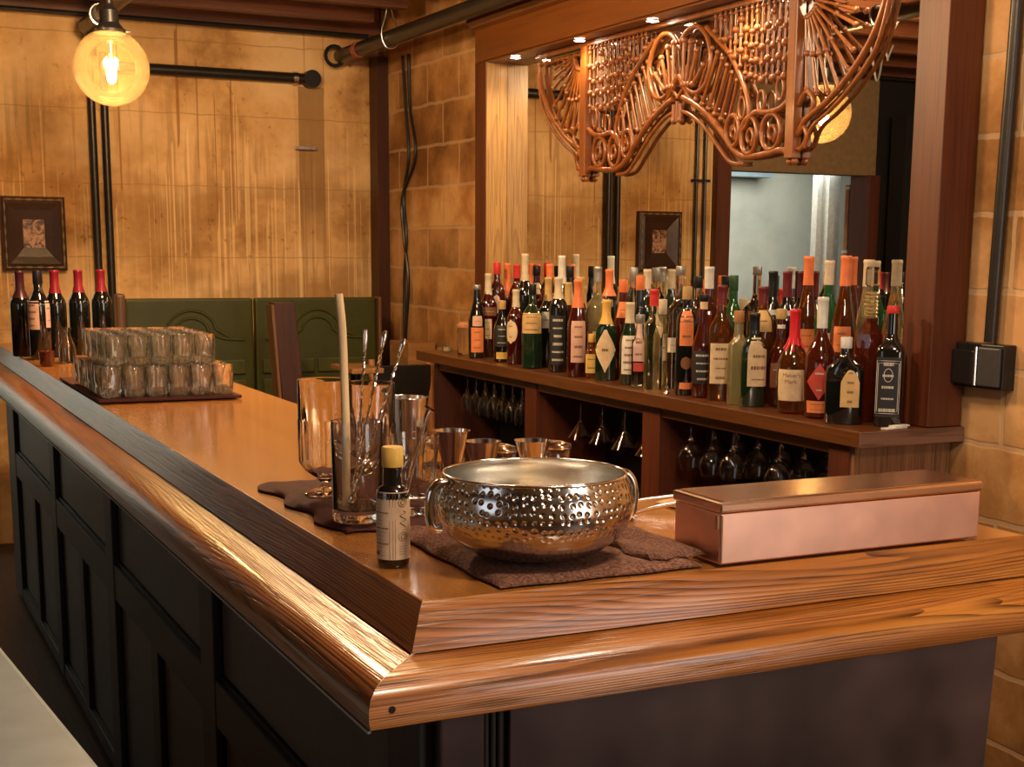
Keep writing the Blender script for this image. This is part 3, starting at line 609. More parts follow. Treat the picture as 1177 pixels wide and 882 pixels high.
# ------------------------------------------------------------------ FRETWORK
fx = 2.052; YC = 2.77
ft = thing('fretwork_valance', 'ornate turned spindle fretwork hanging under the mirror beam', 'fretwork', (fx, YC, 0))
def F(d, z, x=0): return Vector((x, -d, z))         # d grows to the right
def strip(name, pts, r, closed=False, k=5, seg=8, x=0):
    p = [F(a, b_, x) for a, b_ in pts]; p = smooth_path(p+([p[0]] if closed else []), k)
    if closed: p = p[:-1]
    mesh(name, tube(bmesh.new(), p, r*(1.0 if 'scroll' in name or 'band' in name else .8), seg, closed=closed), M_fret, ft, smooth=60)
mesh('top_rail', B(-.010, .010, -1.10, 1.10, 2.262, 2.2795), M_fret, ft)
for s in (-1, 1):
    mesh('post', B(-.017, .015, -s*.675-.022, -s*.675+.022, 1.772, 2.262, bev=.003), M_fret, ft)
    bm = bmesh.new(); ball(bm, F(s*.662, 1.762), .012); ball(bm, F(s*.688, 1.762), .012); mesh('post_finial', bm, M_fret, ft, smooth=60)
    # heart lobes
    strip('heart_ring', [(s*.008, 2.195), (s*.05, 2.228), (s*.11, 2.236), (s*.165, 2.205), (s*.198, 2.145), (s*.196, 2.085), (s*.165, 2.035), (s*.115, 2.018), (s*.07, 2.03), (s*.035, 2.06), (s*.005, 2.085)], .0105)
    strip('large_arch', [(s*.17, 2.225), (s*.24, 2.175), (s*.32, 2.115), (s*.39, 2.03), (s*.43, 1.955), (s*.43, 1.90), (s*.40, 1.872)], .0105)
    strip('lower_rail', [(s*.03, 2.01), (s*.10, 1.985), (s*.20, 1.935), (s*.30, 1.86), (s*.36, 1.812), (s*.42, 1.79), (s*.50, 1.79)], .013)
    strip('lower_rail', [(s*.02, 1.965), (s*.09, 1.945), (s*.18, 1.895), (s*.27, 1.825), (s*.34, 1.775), (s*.42, 1.768)], .009)
    strip('cross_brace', [(0, 2.085), (s*.06, 2.02), (s*.10, 1.985)], .009)
    strip('cross_brace', [(s*.0, 2.01), (s*.045, 2.045), (s*.075, 2.025)], .008)
    strip('scroll_band', [(s*.655, 1.95), (s*.60, 1.925), (s*.53, 1.92), (s*.47, 1.925), (s*.43, 1.90)], .010)
    strip('bottom_band', [(s*.50, 1.79), (s*.56, 1.795), (s*.62, 1.80), (s*.655, 1.79)], .011)
    for dd, zz, rw, rh in ((.345, 1.875, .038, .050), (.44, 1.855, .044, .058), (.56, 1.858, .050, .055)):
        strip('scroll_ring', [(s*(dd+rw*cos(a)), zz+rh*sin(a)) for a in [2*pi*q/10 for q in range(10)]], .0095, closed=True, k=3)
        strip('scroll_curl', [(s*(dd+.004+.5*rw*cos(a)*(1-.07*q)), zz-.005+.55*rh*sin(a)*(1-.07*q)) for q, a in enumerate([2*pi*q/8-1 for q in range(9)])], .0075, k=3)
    for dd, zz in ((.50, 1.955), (.60, 1.985), (.395, 1.945)):
        strip('small_loop', [(s*(dd+.018*cos(a)), zz+.034*sin(a)) for a in [2*pi*q/8 for q in range(8)]], .007, closed=True, k=3)
    # fan spindles inside the heart and the arch
    def spindle(p, q, r=.006, beads=2, nm='turned_spindle', br=.012):
        bm = tube(bmesh.new(), [p, p.lerp(q, .5), q], [r*1.25, r*.8, r*1.25], 7)
        for k in range(beads):
            f_ = [.04, .96, .5, .27, .73][k] if beads < 6 else (k+.5)/beads
            ball(bm, p.lerp(q, f_), br, 8, 6)
        mesh(nm, bm, M_fret, ft, smooth=60)
    for k in range(4):
        a = radians(112-22*k); spindle(F(s*(.03+.02*k), 2.045+.0*k), F(s*(.035+.042*k), 2.205-.022*k*k*.5), .007, 2)
    for k in range(7):
        f_ = k/6
        lo = (.11+.24*f_, 1.99-.115*f_); hi = (.215+.18*f_, 2.16-.15*f_**1.2)
        if k % 1 == 0: spindle(F(s*lo[0], lo[1]), F(s*hi[0], hi[1]), .0048, 2, br=.0095)
    # vertical bead curtain between post, beam and arch
    n = 15
    for k in range(n):
        d_ = .645-.030*k
        z_arch = 2.0 if d_ > .44 else (2.225-(d_-.17)*.82 if d_ < .40 else 2.02)
        z1 = max(z_arch, 1.965 if d_ > .44 else z_arch)+.012
        if z1 > 2.24: continue
        L_ = 2.262-z1; nb = max(2, int(L_/.042))
        bm = tube(bmesh.new(), [F(s*d_, 2.262), F(s*d_, z1)], .0038, 6)
        for q in range(nb):
            zz = 2.252-L_*(q+.35+(.25 if k % 2 else 0))/nb
            if q == 0: ball(bm, F(s*d_, 2.250), .0075, 8, 6)
            if q == 0 and k % 3: continue
            ball(bm, F(s*d_, zz), .0125 if (q+k) % 2 else .009, 8, 6)
        mesh('beaded_rod', bm, M_fret, ft, smooth=60)
    # side wing
    strip('wing_arc', [(s*1.085, 2.245), (s*1.075, 2.17), (s*1.02, 2.075), (s*.93, 1.99), (s*.83, 1.925), (s*.74, 1.885), (s*.70, 1.845)], .012)
    strip('wing_arc', [(s*1.10, 2.20), (s*1.05, 2.06), (s*.95, 1.965), (s*.85, 1.90), (s*.77, 1.86), (s*.735, 1.80)], .008)
    strip('wing_scroll', [(s*.70, 1.93), (s*.735, 1.965), (s*.77, 1.94), (s*.76, 1.90), (s*.72, 1.88)], .009)
    strip('wing_scroll', [(s*.70, 1.84), (s*.73, 1.86), (s*.745, 1.83), (s*.72, 1.80), (s*.70, 1.80)], .008)
    for k in range(9):
        a = radians(4+k*9.5)
        L_ = .345-.035*abs(k-3)*.6
        p = F(s*(.715+.055*sin(a)), 2.245-.055*cos(a)); q = F(s*(.715+min(L_, .335)*sin(a)), 2.245-L_*cos(a)*(.86 if k > 5 else 1))
        if q.z < 1.92: q.z = 1.93
        spindle(p, q, .0055, 3, br=.010)
    ball_bm = bmesh.new()
    tube(ball_bm, [F(s*(1.075-.0125*k), 2.238) for k in range(30)], [.011 if k % 4 < 2 else .004 for k in range(30)], 7)
    mesh('wing_beads', ball_bm, M_fret, ft, smooth=60)
bm = bmesh.new()
for dd in (-.022, .022): ball(bm, F(dd, 1.935), .013); tube(bm, [F(dd, 1.99), F(dd, 1.94)], .010, 8)
tube(bm, [F(0, 2.0), F(0, 1.93)], .009, 8); mesh('centre_pendant', bm, M_fret, ft, smooth=60)

# ------------------------------------------------------------------ right wall: outlet box, conduit
t = thing('outlet_box', 'black electrical outlet box on the block wall right of the post', 'outlet box', (2.09, 1.246, 1.20))
mesh('box_body', B(-.045, -.001, -.092, .085, -.058, .058, bev=.004), M_black, t)
mesh('outlet_cover', B(-.060, -.0455, -.004, .080, -.050, .040, bev=.004), M_black, t); mesh('outlet_cover', B(-.056, -.0455, -.088, -.010, -.050, .050, bev=.004), plain('dark_grey_cover', (.05, .045, .045), .4), t)
mesh('hinge', tube(bmesh.new(), [(-.058, -.007, -.05), (-.058, -.007, .05)], .004, 8), M_steelb, t)
pipe('wall_conduit', smooth_path([(2.066, 1.225, 1.262), (2.066, 1.222, 1.40), (2.066, 1.215, 1.7), (2.066, 1.205, 2.1), (2.066, 1.20, 2.70)]), .017, 'dark conduit rising up the block wall from the outlet box', 'conduit')

# ------------------------------------------------------------------ GLASSWARE builders
def vessel(outer, inner, seg=24, shape=None):
    """closed double wall: outer bottom->top, inner top->bottom"""
    return lathe(bmesh.new(), outer+inner, seg, shape=shape, nshape=len(outer))
def flute(n, amp, z0, z1, solid=None):
    def f(t, r, z):
        k = 1+amp*abs(cos(n*t/2)) if (z0 <= z <= z1) else 1
        return k, k
    return f
def rocks():
    return vessel([(.023, 0), (.025, .002), (.026, .010), (.0268, .030), (.0275, .055), (.0285, .064), (.0290, .080), (.0284, .081)], [(.0270, .081), (.0255, .062), (.0215, .040), (.0190, .022), (.006, .019)], 40, flute(10, .085, .004, .058))
def copies(proto, spots, group):
    for i, (loc, rz, lab) in enumerate(spots):
        c = proto if i == 0 else copy_tree(proto)
        c.location = loc; c.rotation_euler = (0, 0, rz); c['label'] = lab; c['group'] = group
# tray mat with rocks glasses
t = mesh('serving_mat', B(-.002, .385, 2.33, 3.05, ZT+.0035, ZT+.012, bev=.003), M_leath); tag(t, 'oxblood leather mat under the stacked small glasses', 'mat')
rg = mesh('small_glass', rocks(), M_glassr, smooth=50); tag(rg, '', 'glass')
sp = []
zz = ZT+.0135
for j in range(8):
    for i in range(6):
        lab = 'small clear fluted glass in the front row of the lower tier' if j == 0 else 'small clear fluted glass in the lower tier behind the front row'
        sp.append(((.040+.0605*i-.004*(j % 2), 2.375+.0605*j, zz), random.random()*6, lab))
for j in range(7):
    for i in range(5):
        lab = 'small clear fluted glass in the front row of the upper tier' if j == 0 else 'small clear fluted glass in the upper tier behind its front row'
        sp.append(((.066+.0605*i-.004*(j % 2), 2.43+.0605*j, zz+.0815), random.random()*6, lab))
copies(rg, sp, 'stacked small glasses on the leather mat')

# ------------------------------------------------------------------ BOTTLES
PAL = {}
def pal(name, col, **k):
    if name not in PAL: PAL[name] = plain('paint_'+name, col, **k)
    return PAL[name]
GL = {
 'black': plain('black_bottle_glass', (.006, .007, .006), .04, coat=1.0),
 'dkred': plain('dark_red_bottle', (.045, .005, .004), .05, coat=1.0),
 'dkgreen': plain('dark_green_bottle', (.008, .022, .010), .05, coat=1.0),
 'amber': plain('amber_spirit_glass', (.50, .15, .03), .02, trans=.92, ior=1.36, coat=.5),
 'deep': plain('deep_amber_glass', (.22, .035, .012), .02, trans=.80, ior=1.36, coat=.6),
 'clear': plain('clear_bottle_glass', (.93, .94, .86), .01, trans=1.0, ior=1.33, coat=.5),
 'pale': plain('pale_gold_glass', (.86, .72, .36), .02, trans=.85, ior=1.33, coat=.5),
 'green': plain('green_bottle_glass', (.05, .26, .08), .02, trans=.75, ior=1.36, coat=.6),
}
CAPC = {'cream': (.62, .50, .34), 'black': (.012, .011, .012), 'red': (.60, .035, .03), 'orange': (.75, .19, .06), 'maroon': (.14, .018, .02),
        'yellow': (.72, .42, .09), 'silver': (.5, .48, .44), 'cork': (.42, .19, .07), 'white': (.66, .62, .54), 'gold': (.52, .33, .12), 'green': (.03, .09, .03), 'wax': (.62, .02, .03), 'purple': (.06, .012, .02), 'claret': (.26, .012, .022)}
LABC = {'cream': (.68, .50, .30), 'gold': (.60, .38, .15), 'white': (.70, .62, .52), 'orange': (.74, .22, .07), 'pink': (.66, .42, .36), 'red': (.50, .06, .04), 'yellow': (.66, .42, .10), 'black': (.02, .02, .02), 'blush': (.62, .36, .25), 'silver': (.45, .44, .42), 'brown': (.2, .08, .03)}
def sqshape(n, ax=1.0, ay=1.0, zlim=None):
    def f(t, r, z):
        if zlim is not None and z > zlim: return 1, 1
        k = 1/((abs(cos(t))**n+abs(sin(t))**n)**(1/n)); k = min(k, 1.28)
        return k*ax, k*ay
    return f
def bottle_profile(kind, h, r, nr=.0135):
    if kind == 'wine':
        P = [(r*.9, 0), (r, .004), (r, h*.60), (r*.96, h*.64), (r*.75, h*.69), (nr*1.5, h*.74), (nr*1.1, h*.78), (nr, h*.97), (nr, h*.985)]
    elif kind == 'slope':
        P = [(r*.9, 0), (r, .004), (r, h*.52), (r*.93, h*.57), (r*.66, h*.68), (r*.48, h*.76), (nr*1.05, h*.84), (nr, h*.97)]
    elif kind == 'square':
        P = [(r*.92, 0), (r, .004), (r, h*.62), (r*.93, h*.66), (r*.62, h*.70), (nr*1.25, h*.73), (nr, h*.77), (nr, h*.97)]
    elif kind == 'squat':
        P = [(r*.92, 0), (r, .004), (r, h*.58), (r*.95, h*.64), (r*.74, h*.71), (r*.45, h*.765), (nr*1.2, h*.80), (nr, h*.84), (nr, h*.97)]
    elif kind == 'round':
        P = [(r*.7, 0), (r*.86, .006), (r*.97, h*.2), (r, h*.36), (r*.93, h*.5), (r*.66, h*.6), (nr*1.35, h*.665), (nr, h*.72), (nr, h*.97)]
    elif kind == 'tall':
        P = [(r*.9, 0), (r, .004), (r*.98, h*.68), (r*.86, h*.73), (nr*1.25, h*.79), (nr, h*.82), (nr, h*.97)]
    elif kind == 'jar':
        P = [(r*.94, 0), (r, .004), (r, h*.84), (r*.92, h*.9), (r*.90, h*.98)]
    return P
def interp(P, z):
    for (r0, z0), (r1, z1) in zip(P, P[1:]):
        if z0 <= z <= z1: return r0+(r1-r0)*((z-z0)/(z1-z0) if z1 > z0 else 0)
    return P[-1][0]
def surf_pt(P, shape, th, z, eps):
    r = interp(P, z); mx, my = shape(th, r, z) if shape else (1, 1)
    x, y = r*cos(th)*mx, r*sin(th)*my; L_ = math.hypot(x, y)
    return (x*(1+eps/L_), y*(1+eps/L_), z)
def patch(P, shape, z0, z1, half, form='rect', eps=.0006, n=14, mz=8, th0=0):
    bm = bmesh.new(); rows = []
    for j in range(mz+1):
        tt = j/mz; z = z0+(z1-z0)*tt
        w_ = {'rect': 1, 'diamond': max(.03, 1-abs(2*tt-1)), 'oval': max(.05, math.sqrt(max(0, 1-(2*tt-1)**2))), 'arch': 1 if tt < .6 else max(.06, 1-((tt-.6)/.4)**1.4), 'disc': max(.05, math.sqrt(max(0, 1-(2*tt-1)**2)))}[form]
        rows.append([bm.verts.new(surf_pt(P, shape, th0+half*w_*(2*i/n-1), z, eps)) for i in range(n+1)])
    for a, b_ in zip(rows, rows[1:]):
        for i in range(n): bm.faces.new((a[i], a[i+1], b_[i+1], b_[i]))
    return bm
M_ink = plain('label_ink', (.20, .10, .05), .6)
M_inkr = plain('label_red_ink', (.42, .03, .02), .6)
M_inkl = plain('label_light_ink', (.55, .5, .42), .6)
def text_on(P, shape, s, zc, size, mat, parent, th0=0, eps=.0011, r=None):
    cu = bpy.data.curves.new('lettering', 'FONT'); cu.body = s; cu.size = size; cu.align_x = 'CENTER'; cu.align_y = 'CENTER'; cu.resolution_u = 2
    tmp = bpy.data.objects.new('lettering', cu); COL.objects.link(tmp)
    dg = bpy.context.evaluated_depsgraph_get(); me = bpy.data.meshes.new_from_object(tmp.evaluated_get(dg))
    bpy.data.objects.remove(tmp); bpy.data.curves.remove(cu)
    rr = interp(P, zc)
    for v in me.vertices:
        v.co = Vector(surf_pt(P, shape, th0+v.co.x/rr, zc+v.co.y, eps))
    o = bpy.data.objects.new('lettering', me); COL.objects.link(o); me.materials.append(mat); o.parent = parent
    return o
def marks(P, shape, z0, z1, half, mat, parent, form, seed, th0=0, n=4):
    """lines of small unreadable print, an emblem in the middle"""
    rnd = random.Random(seed); bm = bmesh.new()
    H = z1-z0
    for k in range(n):
        zc = z0+H*(k+.6)/(n+.2); hw = half*(.70 if form == 'rect' else .35)*rnd.uniform(.6, 1); th = H*.022*rnd.uniform(.6, 1.6)
        if form == 'diamond' and abs((zc-z0)/H-.5) > .28: continue
        a = -hw
        while a < hw:
            b_ = min(hw, a+hw*rnd.uniform(.15, .4))
            V = [bm.verts.new(surf_pt(P, shape, th0+q, z, .0010)) for q, z in ((a, zc-th), ((a+b_)/2, zc-th), (b_, zc-th), (b_, zc+th), ((a+b_)/2, zc+th), (a, zc+th))]
            bm.faces.new(V); a = b_+hw*.08
    if bm.faces: mesh('label_print', bm, mat, parent)
    else: bm.free()
# facing angle of the labels: towards the room side camera
def face_dir(x, y): return math.atan2(-1.536-y, -.609-x)
def make_bottle(loc, kind, h, r, glass, cap, capl, labels, desc, cat='bottle', group=None, turn=0, nr=.0135, name=None):
    t = thing(name or {'wine': 'wine_bottle', 'jar': 'glass_jar'}.get(kind, 'liquor_bottle'), desc, cat, loc, face_dir(loc[0], loc[1])+turn, group)
    P = bottle_profile(kind, h, r, nr)
    shape = None; seg = 28
    if kind == 'square': shape = sqshape(6, 1, 1, h*.66)
    if kind == 'squat': shape = sqshape(3, .72, 1.14, h*.66)
    bm = bmesh.new()
    if glass in ('clear', 'pale') and kind != 'jar':
        lathe(bm, P, seg, shape)
    else: lathe(bm, P, seg, shape)
    mesh('bottle_glass', bm, GL[glass], t, smooth=45)
    cr = nr*1.12
    zc0 = h-capl
    if kind == 'jar': cr = r*1.03; 
    # capsule / cap follows the neck
    cp = [(cr*.98, zc0), (cr*1.05, zc0+.002), (cr*1.05, h-.004), (cr*.98, h)]
    if capl > .05: cp = [(max(cr, interp(P, zc0)+.001), zc0), (max(cr, interp(P, zc0+capl*.3)+.001), zc0+capl*.3), (cr, zc0+capl*.55), (cr, h-.012), (cr*1.07, h-.010), (cr*1.07, h-.003), (cr*.95, h)]
    c = mesh('capsule' if capl > .05 else 'cap', lathe(bmesh.new(), cp, 20), pal('cap_'+cap, CAPC[cap], rough=.35, metal=(.8 if cap in ('silver',) else 0)), t, smooth=40)
    for li, lb in enumerate(labels):
        form, col, a, b_, half = lb[:5]; pr = lb[5] if len(lb) > 5 else 3; th0 = lb[6] if len(lb) > 6 else 0
        L_ = mesh('label', patch(P, shape, a*h, b_*h, half, form, th0=th0), pal('label_'+col, LABC[col], rough=.6), t, smooth=60)
        if pr: marks(P, shape, a*h, b_*h, half, M_inkl if col in ('black', 'red', 'brown') else M_ink, L_, form, int(loc[1]*1000)+li, th0, pr)
    return t, P, shape
POS = {p[0]: p[1:] for p in (
(1,1.818,3.963,.306,.036),(2,1.886,3.998,.353,.038),(3,1.949,4.046,.400,.037),(4,1.83,3.736,.249,.034),(5,1.83,3.603,.298,.036),(6,1.809,3.409,.324,.041),(7,1.951,3.773,.439,.038),(8,1.959,3.456,.434,.038),(9,2.02,3.804,.389,.035),(10,2.02,3.502,.393,.035),(11,2.02,3.68,.398,.035),(12,2.017,4.084,.396,.038),(13,1.887,3.429,.35,.036),(14,1.83,3.229,.355,.036),(15,1.804,3.023,.35,.038),(16,1.930,3.105,.396,.044),(17,1.828,2.852,.284,.038),(18,1.822,2.94,.159,.027),(19,2.018,3.175,.386,.034),(20,1.908,2.875,.354,.034),(21,1.9,2.741,.371,.042),(22,2.019,2.895,.39,.036),(23,1.83,2.688,.281,.033),(24,1.815,2.592,.244,.030),(25,1.818,2.508,.331,.036),(26,1.915,2.505,.407,.043),(27,1.821,2.309,.345,.034),(28,2.014,2.548,.373,.036),(29,1.908,2.318,.408,.042),(30,1.83,2.225,.323,.037),(31,1.83,2.124,.355,.038),(32,1.99,2.299,.381,.036),(33,1.823,2.018,.281,.034),(34,1.828,1.943,.278,.038),(35,1.897,2.003,.354,.038),(36,1.908,1.921,.29,.042),(37,2.019,2.125,.398,.036),(38,2.019,2.05,.399,.036),(39,2.019,1.976,.40,.036),(40,1.833,1.752,.297,.048),(41,1.989,1.905,.445,.037),(42,1.985,1.802,.434,.037),(43,1.943,1.673,.449,.037),(44,2.019,1.667,.438,.036),(45,1.912,1.519,.42,.048),(46,1.835,1.630,.335,.047),(47,1.818,1.500,.233,.052),(48,1.9,1.414,.319,.042),(49,2.021,2.999,.395,.034),(50,1.9,3.285,.334,.034),(51,1.850,3.092,.358,.033),(52,2.021,3.999,.393,.034),(54,1.905,2.598,.294,.030),(55,1.985,3.324,.316,.034))}
# id: kind, glass, cap colour, cap length, labels[(form,colour,z0,z1,halfangle,print lines)], description
BT = {
 1: ('slope', 'black', 'silver', .02, [('rect', 'orange', .08, .42, .8, 3), ('rect', 'blush', .44, .58, .6, 1)], 'slim black bottle with orange lower label, leftmost at the front of the back counter'),
 2: ('wine', 'dkred', 'cream', .085, [('rect', 'brown', .50, .60, 1.2, 1), ('rect', 'cream', .22, .46, .5, 3)], 'dark red bottle with long cream capsule beside the leftmost black bottle'),
 3: ('tall', 'dkred', 'red', .05, [('oval', 'pink', .45, .66, .5, 1)], 'dark red bottle with bright red cap behind the cream-capped one at the left end'),
 4: ('slope', 'black', 'gold', .035, [('rect', 'black', .25, .60, .9, 3), ('rect', 'yellow', .05, .16, .7, 1)], 'short black bottle with yellow bottom strip and gold cap, left front'),
 5: ('wine', 'dkred', 'cream', .07, [('disc', 'cream', .28, .60, .8, 2, -.7)], 'dark bottle with round cream label and pale capsule left of the gold-labelled one'),
 6: ('wine', 'dkgreen', 'black', .04, [('rect', 'gold', .42, .66, 1.1, 3)], 'wide dark green bottle with broad gold and cream label at the front left'),
 7: ('wine', 'black', 'cream', .11, [], 'tallest black wine bottle with cream neck foil in the left back row'),
 8: ('wine', 'black', 'white', .11, [], 'tall black wine bottle with whitish neck foil just left of the small black-capped bottle'),
 9: ('square', 'dkred', 'black', .04, [('rect', 'cream', .70, .82, 1.0, 1)], 'back row bottle with square black cap and cream neck label beside the foil-necked one'),
 10: ('slope', 'black', 'black', .045, [('rect', 'silver', .55, .8, .6, 1)], 'back row black-capped bottle with silver neck label right of the white foil bottle'),
 11: ('tall', 'amber', 'orange', .055, [], 'back row bottle with orange cap between the two tall foil-necked bottles'),
 12: ('wine', 'dkred', 'orange', .14, [], 'bottle with crumpled orange-red foil top, left back corner'),
 13: ('wine', 'black', 'gold', .09, [('rect', 'silver', .44, .62, .7, 1)], 'dark bottle with long pale gold capsule right of the green gold-labelled bottle'),
 14: ('tall', 'black', 'cream', .08, [('rect', 'black', .08, .6, .9, 6)], 'black bottle with white ruled lettering and cream capsule in the left front row'),
 15: ('slope', 'dkred', 'orange', .10, [('rect', 'blush', .15, .58, .75, 4)], 'dark red bottle with tall blush label and orange-gold capsule in the front row'),
 16: ('square', 'pale', 'silver', .055, [('rect', 'cream', .12, .40, .5, 2)], 'broad-shouldered pale bottle with black and silver stopper left of centre'),
 17: ('squat', 'dkgreen', 'yellow', .085, [('diamond', 'cream', .10, .66, 1.05, 3)], 'dark green bottle with yellow cap and large cream diamond label at the front'),
 18: ('square', 'amber', 'yellow', .03, [('rect', 'yellow', .12, .55, .9, 2)], 'shortest amber bottle with yellow label beside the diamond-labelled bottle'),
 19: ('tall', 'clear', 'orange', .10, [], 'clear bottle with tall orange capsule in the back row left of centre'),
 20: ('slope', 'deep', 'orange', .045, [('rect', 'orange', .62, .78, .9, 1)], 'amber bottle with orange and white cap behind the yellow-capped bottle'),
 21: ('round', 'black', 'orange', .05, [('rect', 'cream', .44, .56, .8, 1)], 'round-shouldered black bottle with orange top at the centre of the shelf'),
 22: ('wine', 'dkgreen', 'cream', .07, [], 'back row green bottle with cream and orange cap behind the round black one'),
 23: ('slope', 'dkgreen', 'cream', .07, [('rect', 'white', .13, .60, .85, 5)], 'green bottle with white label and red lettering in the front row at centre'),
 24: ('square', 'clear', 'silver', .03, [('rect', 'pink', .36, .88, .65, 3), ('rect', 'red', .22, .34, .6, 0)], 'clear square bottle with tall pinkish label and red band at centre front'),
 25: ('square', 'clear', 'red', .055, [('diamond', 'cream', .52, .80, .5, 0, .7)], 'clear square bottle with bright red cap at the front of the shelf'),
 26: ('square', 'clear', 'silver', .03, [('rect', 'white', .30, .42, .9, 1)], 'large ribbed clear decanter with glass stopper behind the red-capped bottle'),
 27: ('tall', 'black', 'gold', .04, [('rect', 'orange', .46, .78, .7, 2), ('oval', 'brown', .24, .36, .5, 0), ('rect', 'orange', .06, .12, .6, 0)], 'slim black bottle with a bright orange upper label right of the ribbed decanter'),
 28: ('tall', 'clear', 'black', .04, [], 'clear long-necked bottle with round black stopper behind the orange-labelled black one'),
 29: ('square', 'deep', 'white', .07, [('rect', 'black', .28, .50, .8, 2)], 'square amber bottle with pale translucent stopper towering behind the neck-labelled one'),
 30: ('round', 'deep', 'black', .02, [('rect', 'cream', .86, .93, 1.0, 0), ('rect', 'black', .14, .46, 1.0, 4)], 'dark whisky bottle with black ring and white ruled text left of the big cream label'),
 31: ('squat', 'amber', 'maroon', .06, [('rect', 'cream', .15, .50, .85, 4)], 'amber bottle with a large cream label and maroon cap at the right of centre'),
 32: ('wine', 'green', 'green', .05, [], 'back row green bottle with dark green cap against the pale mirror'),
 33: ('square', 'pale', 'cork', .035, [], 'plain clear-gold bottle with brown cork top beside the green whiskey bottle'),
 34: ('squat', 'dkgreen', 'black', .065, [('rect', 'cream', .22, .74, .85, 4, .35)], 'dark green whiskey bottle with tall cream label and black cap in the front row'),
 35: ('tall', 'amber', 'maroon', .055, [('rect', 'gold', .62, .80, .8, 1)], 'amber bottle with square maroon cap and gold neck label behind the green whiskey bottle'),
 36: ('round', 'deep', 'gold', .03, [('rect', 'white', .80, .84, 1.0, 0), ('rect', 'brown', .2, .45, .8, 2)], 'round dark red bottle with yellowish neck left of the red-wax bottle'),
 37: ('wine', 'black', 'black', .08, [('rect', 'silver', .66, .70, 1.2, 0)], 'leftmost of the three dark wine bottles in the right back row, black capsule'),
 38: ('wine', 'black', 'maroon', .08, [('rect', 'silver', .66, .70, 1.2, 0)], 'middle one of the three dark wine bottles in the right back row, maroon capsule'),
 39: ('wine', 'black', 'purple', .08, [], 'rightmost of the three dark wine bottles in the right back row, purple capsule'),
 40: ('round', 'amber', 'wax', .10, [], 'whisky bottle with dripping red wax neck and torn-edged cream label'),
 41: ('slope', 'amber', 'orange', .085, [('rect', 'orange', .36, .52, .8, 2)], 'tall amber bottle with orange capsule behind the red wax bottle'),
 42: ('wine', 'green', 'cream', .07, [('rect', 'silver', .3, .52, .5, 2)], 'tall green bottle with cream capsule between the two orange-capped bottles'),
 43: ('slope', 'amber', 'orange', .085, [('rect', 'orange', .40, .56, .7, 2)], 'tall amber bottle with orange capsule beside the faceted decanter'),
 44: ('slope', 'pale', 'cream', .075, [], 'tall pale bottle with cream cap behind the faceted decanter'),
 45: ('square', 'deep', 'clear', .0, [], 'tall faceted amber decanter with ribbed gold neck and glass stopper'),
 46: ('round', 'deep', 'white', .085, [('diamond', 'red', .16, .46, .8, 2), ('rect', 'orange', .05, .15, .85, 2)], 'round dark bottle with red diamond label and tall white capsule'),
 47: ('squat', 'black', 'white', .03, [('arch', 'gold', .20, .66, .48, 4, .35)], 'short wide black flask with pointed arch gold label and white cap'),
 48: ('square', 'black', 'red', .02, [('rect', 'black', .08, .58, .8, 5)], 'square black-labelled bottle with red cap against the right-hand post'),
 49: ('tall', 'clear', 'silver', .05, [], 'slim clear bottle with silver cap in the back row left of centre'),
 50: ('wine', 'deep', 'gold', .085, [('rect', 'brown', .2, .5, .8, 3)], 'amber bottle with gold capsule behind the black bottle with ruled lettering'),
 51: ('slope', 'dkred', 'gold', .095, [('rect', 'blush', .25, .5, .5, 2)], 'dark red bottle with gold capsule squeezed behind the blush-labelled bottle'),
 52: ('tall', 'dkred', 'red', .06, [], 'red-capped dark bottle in the back row beside the crumpled orange foil'),
 54: ('slope', 'pale', 'cream', .05, [('rect', 'cream', .3, .6, .5, 1)], 'pale yellow bottle with cream cap tucked behind the pink-labelled clear one'),
 55: ('wine', 'deep', 'gold', .08, [], 'amber bottle with gold capsule in the back row left of the broad-shouldered bottle'),
}
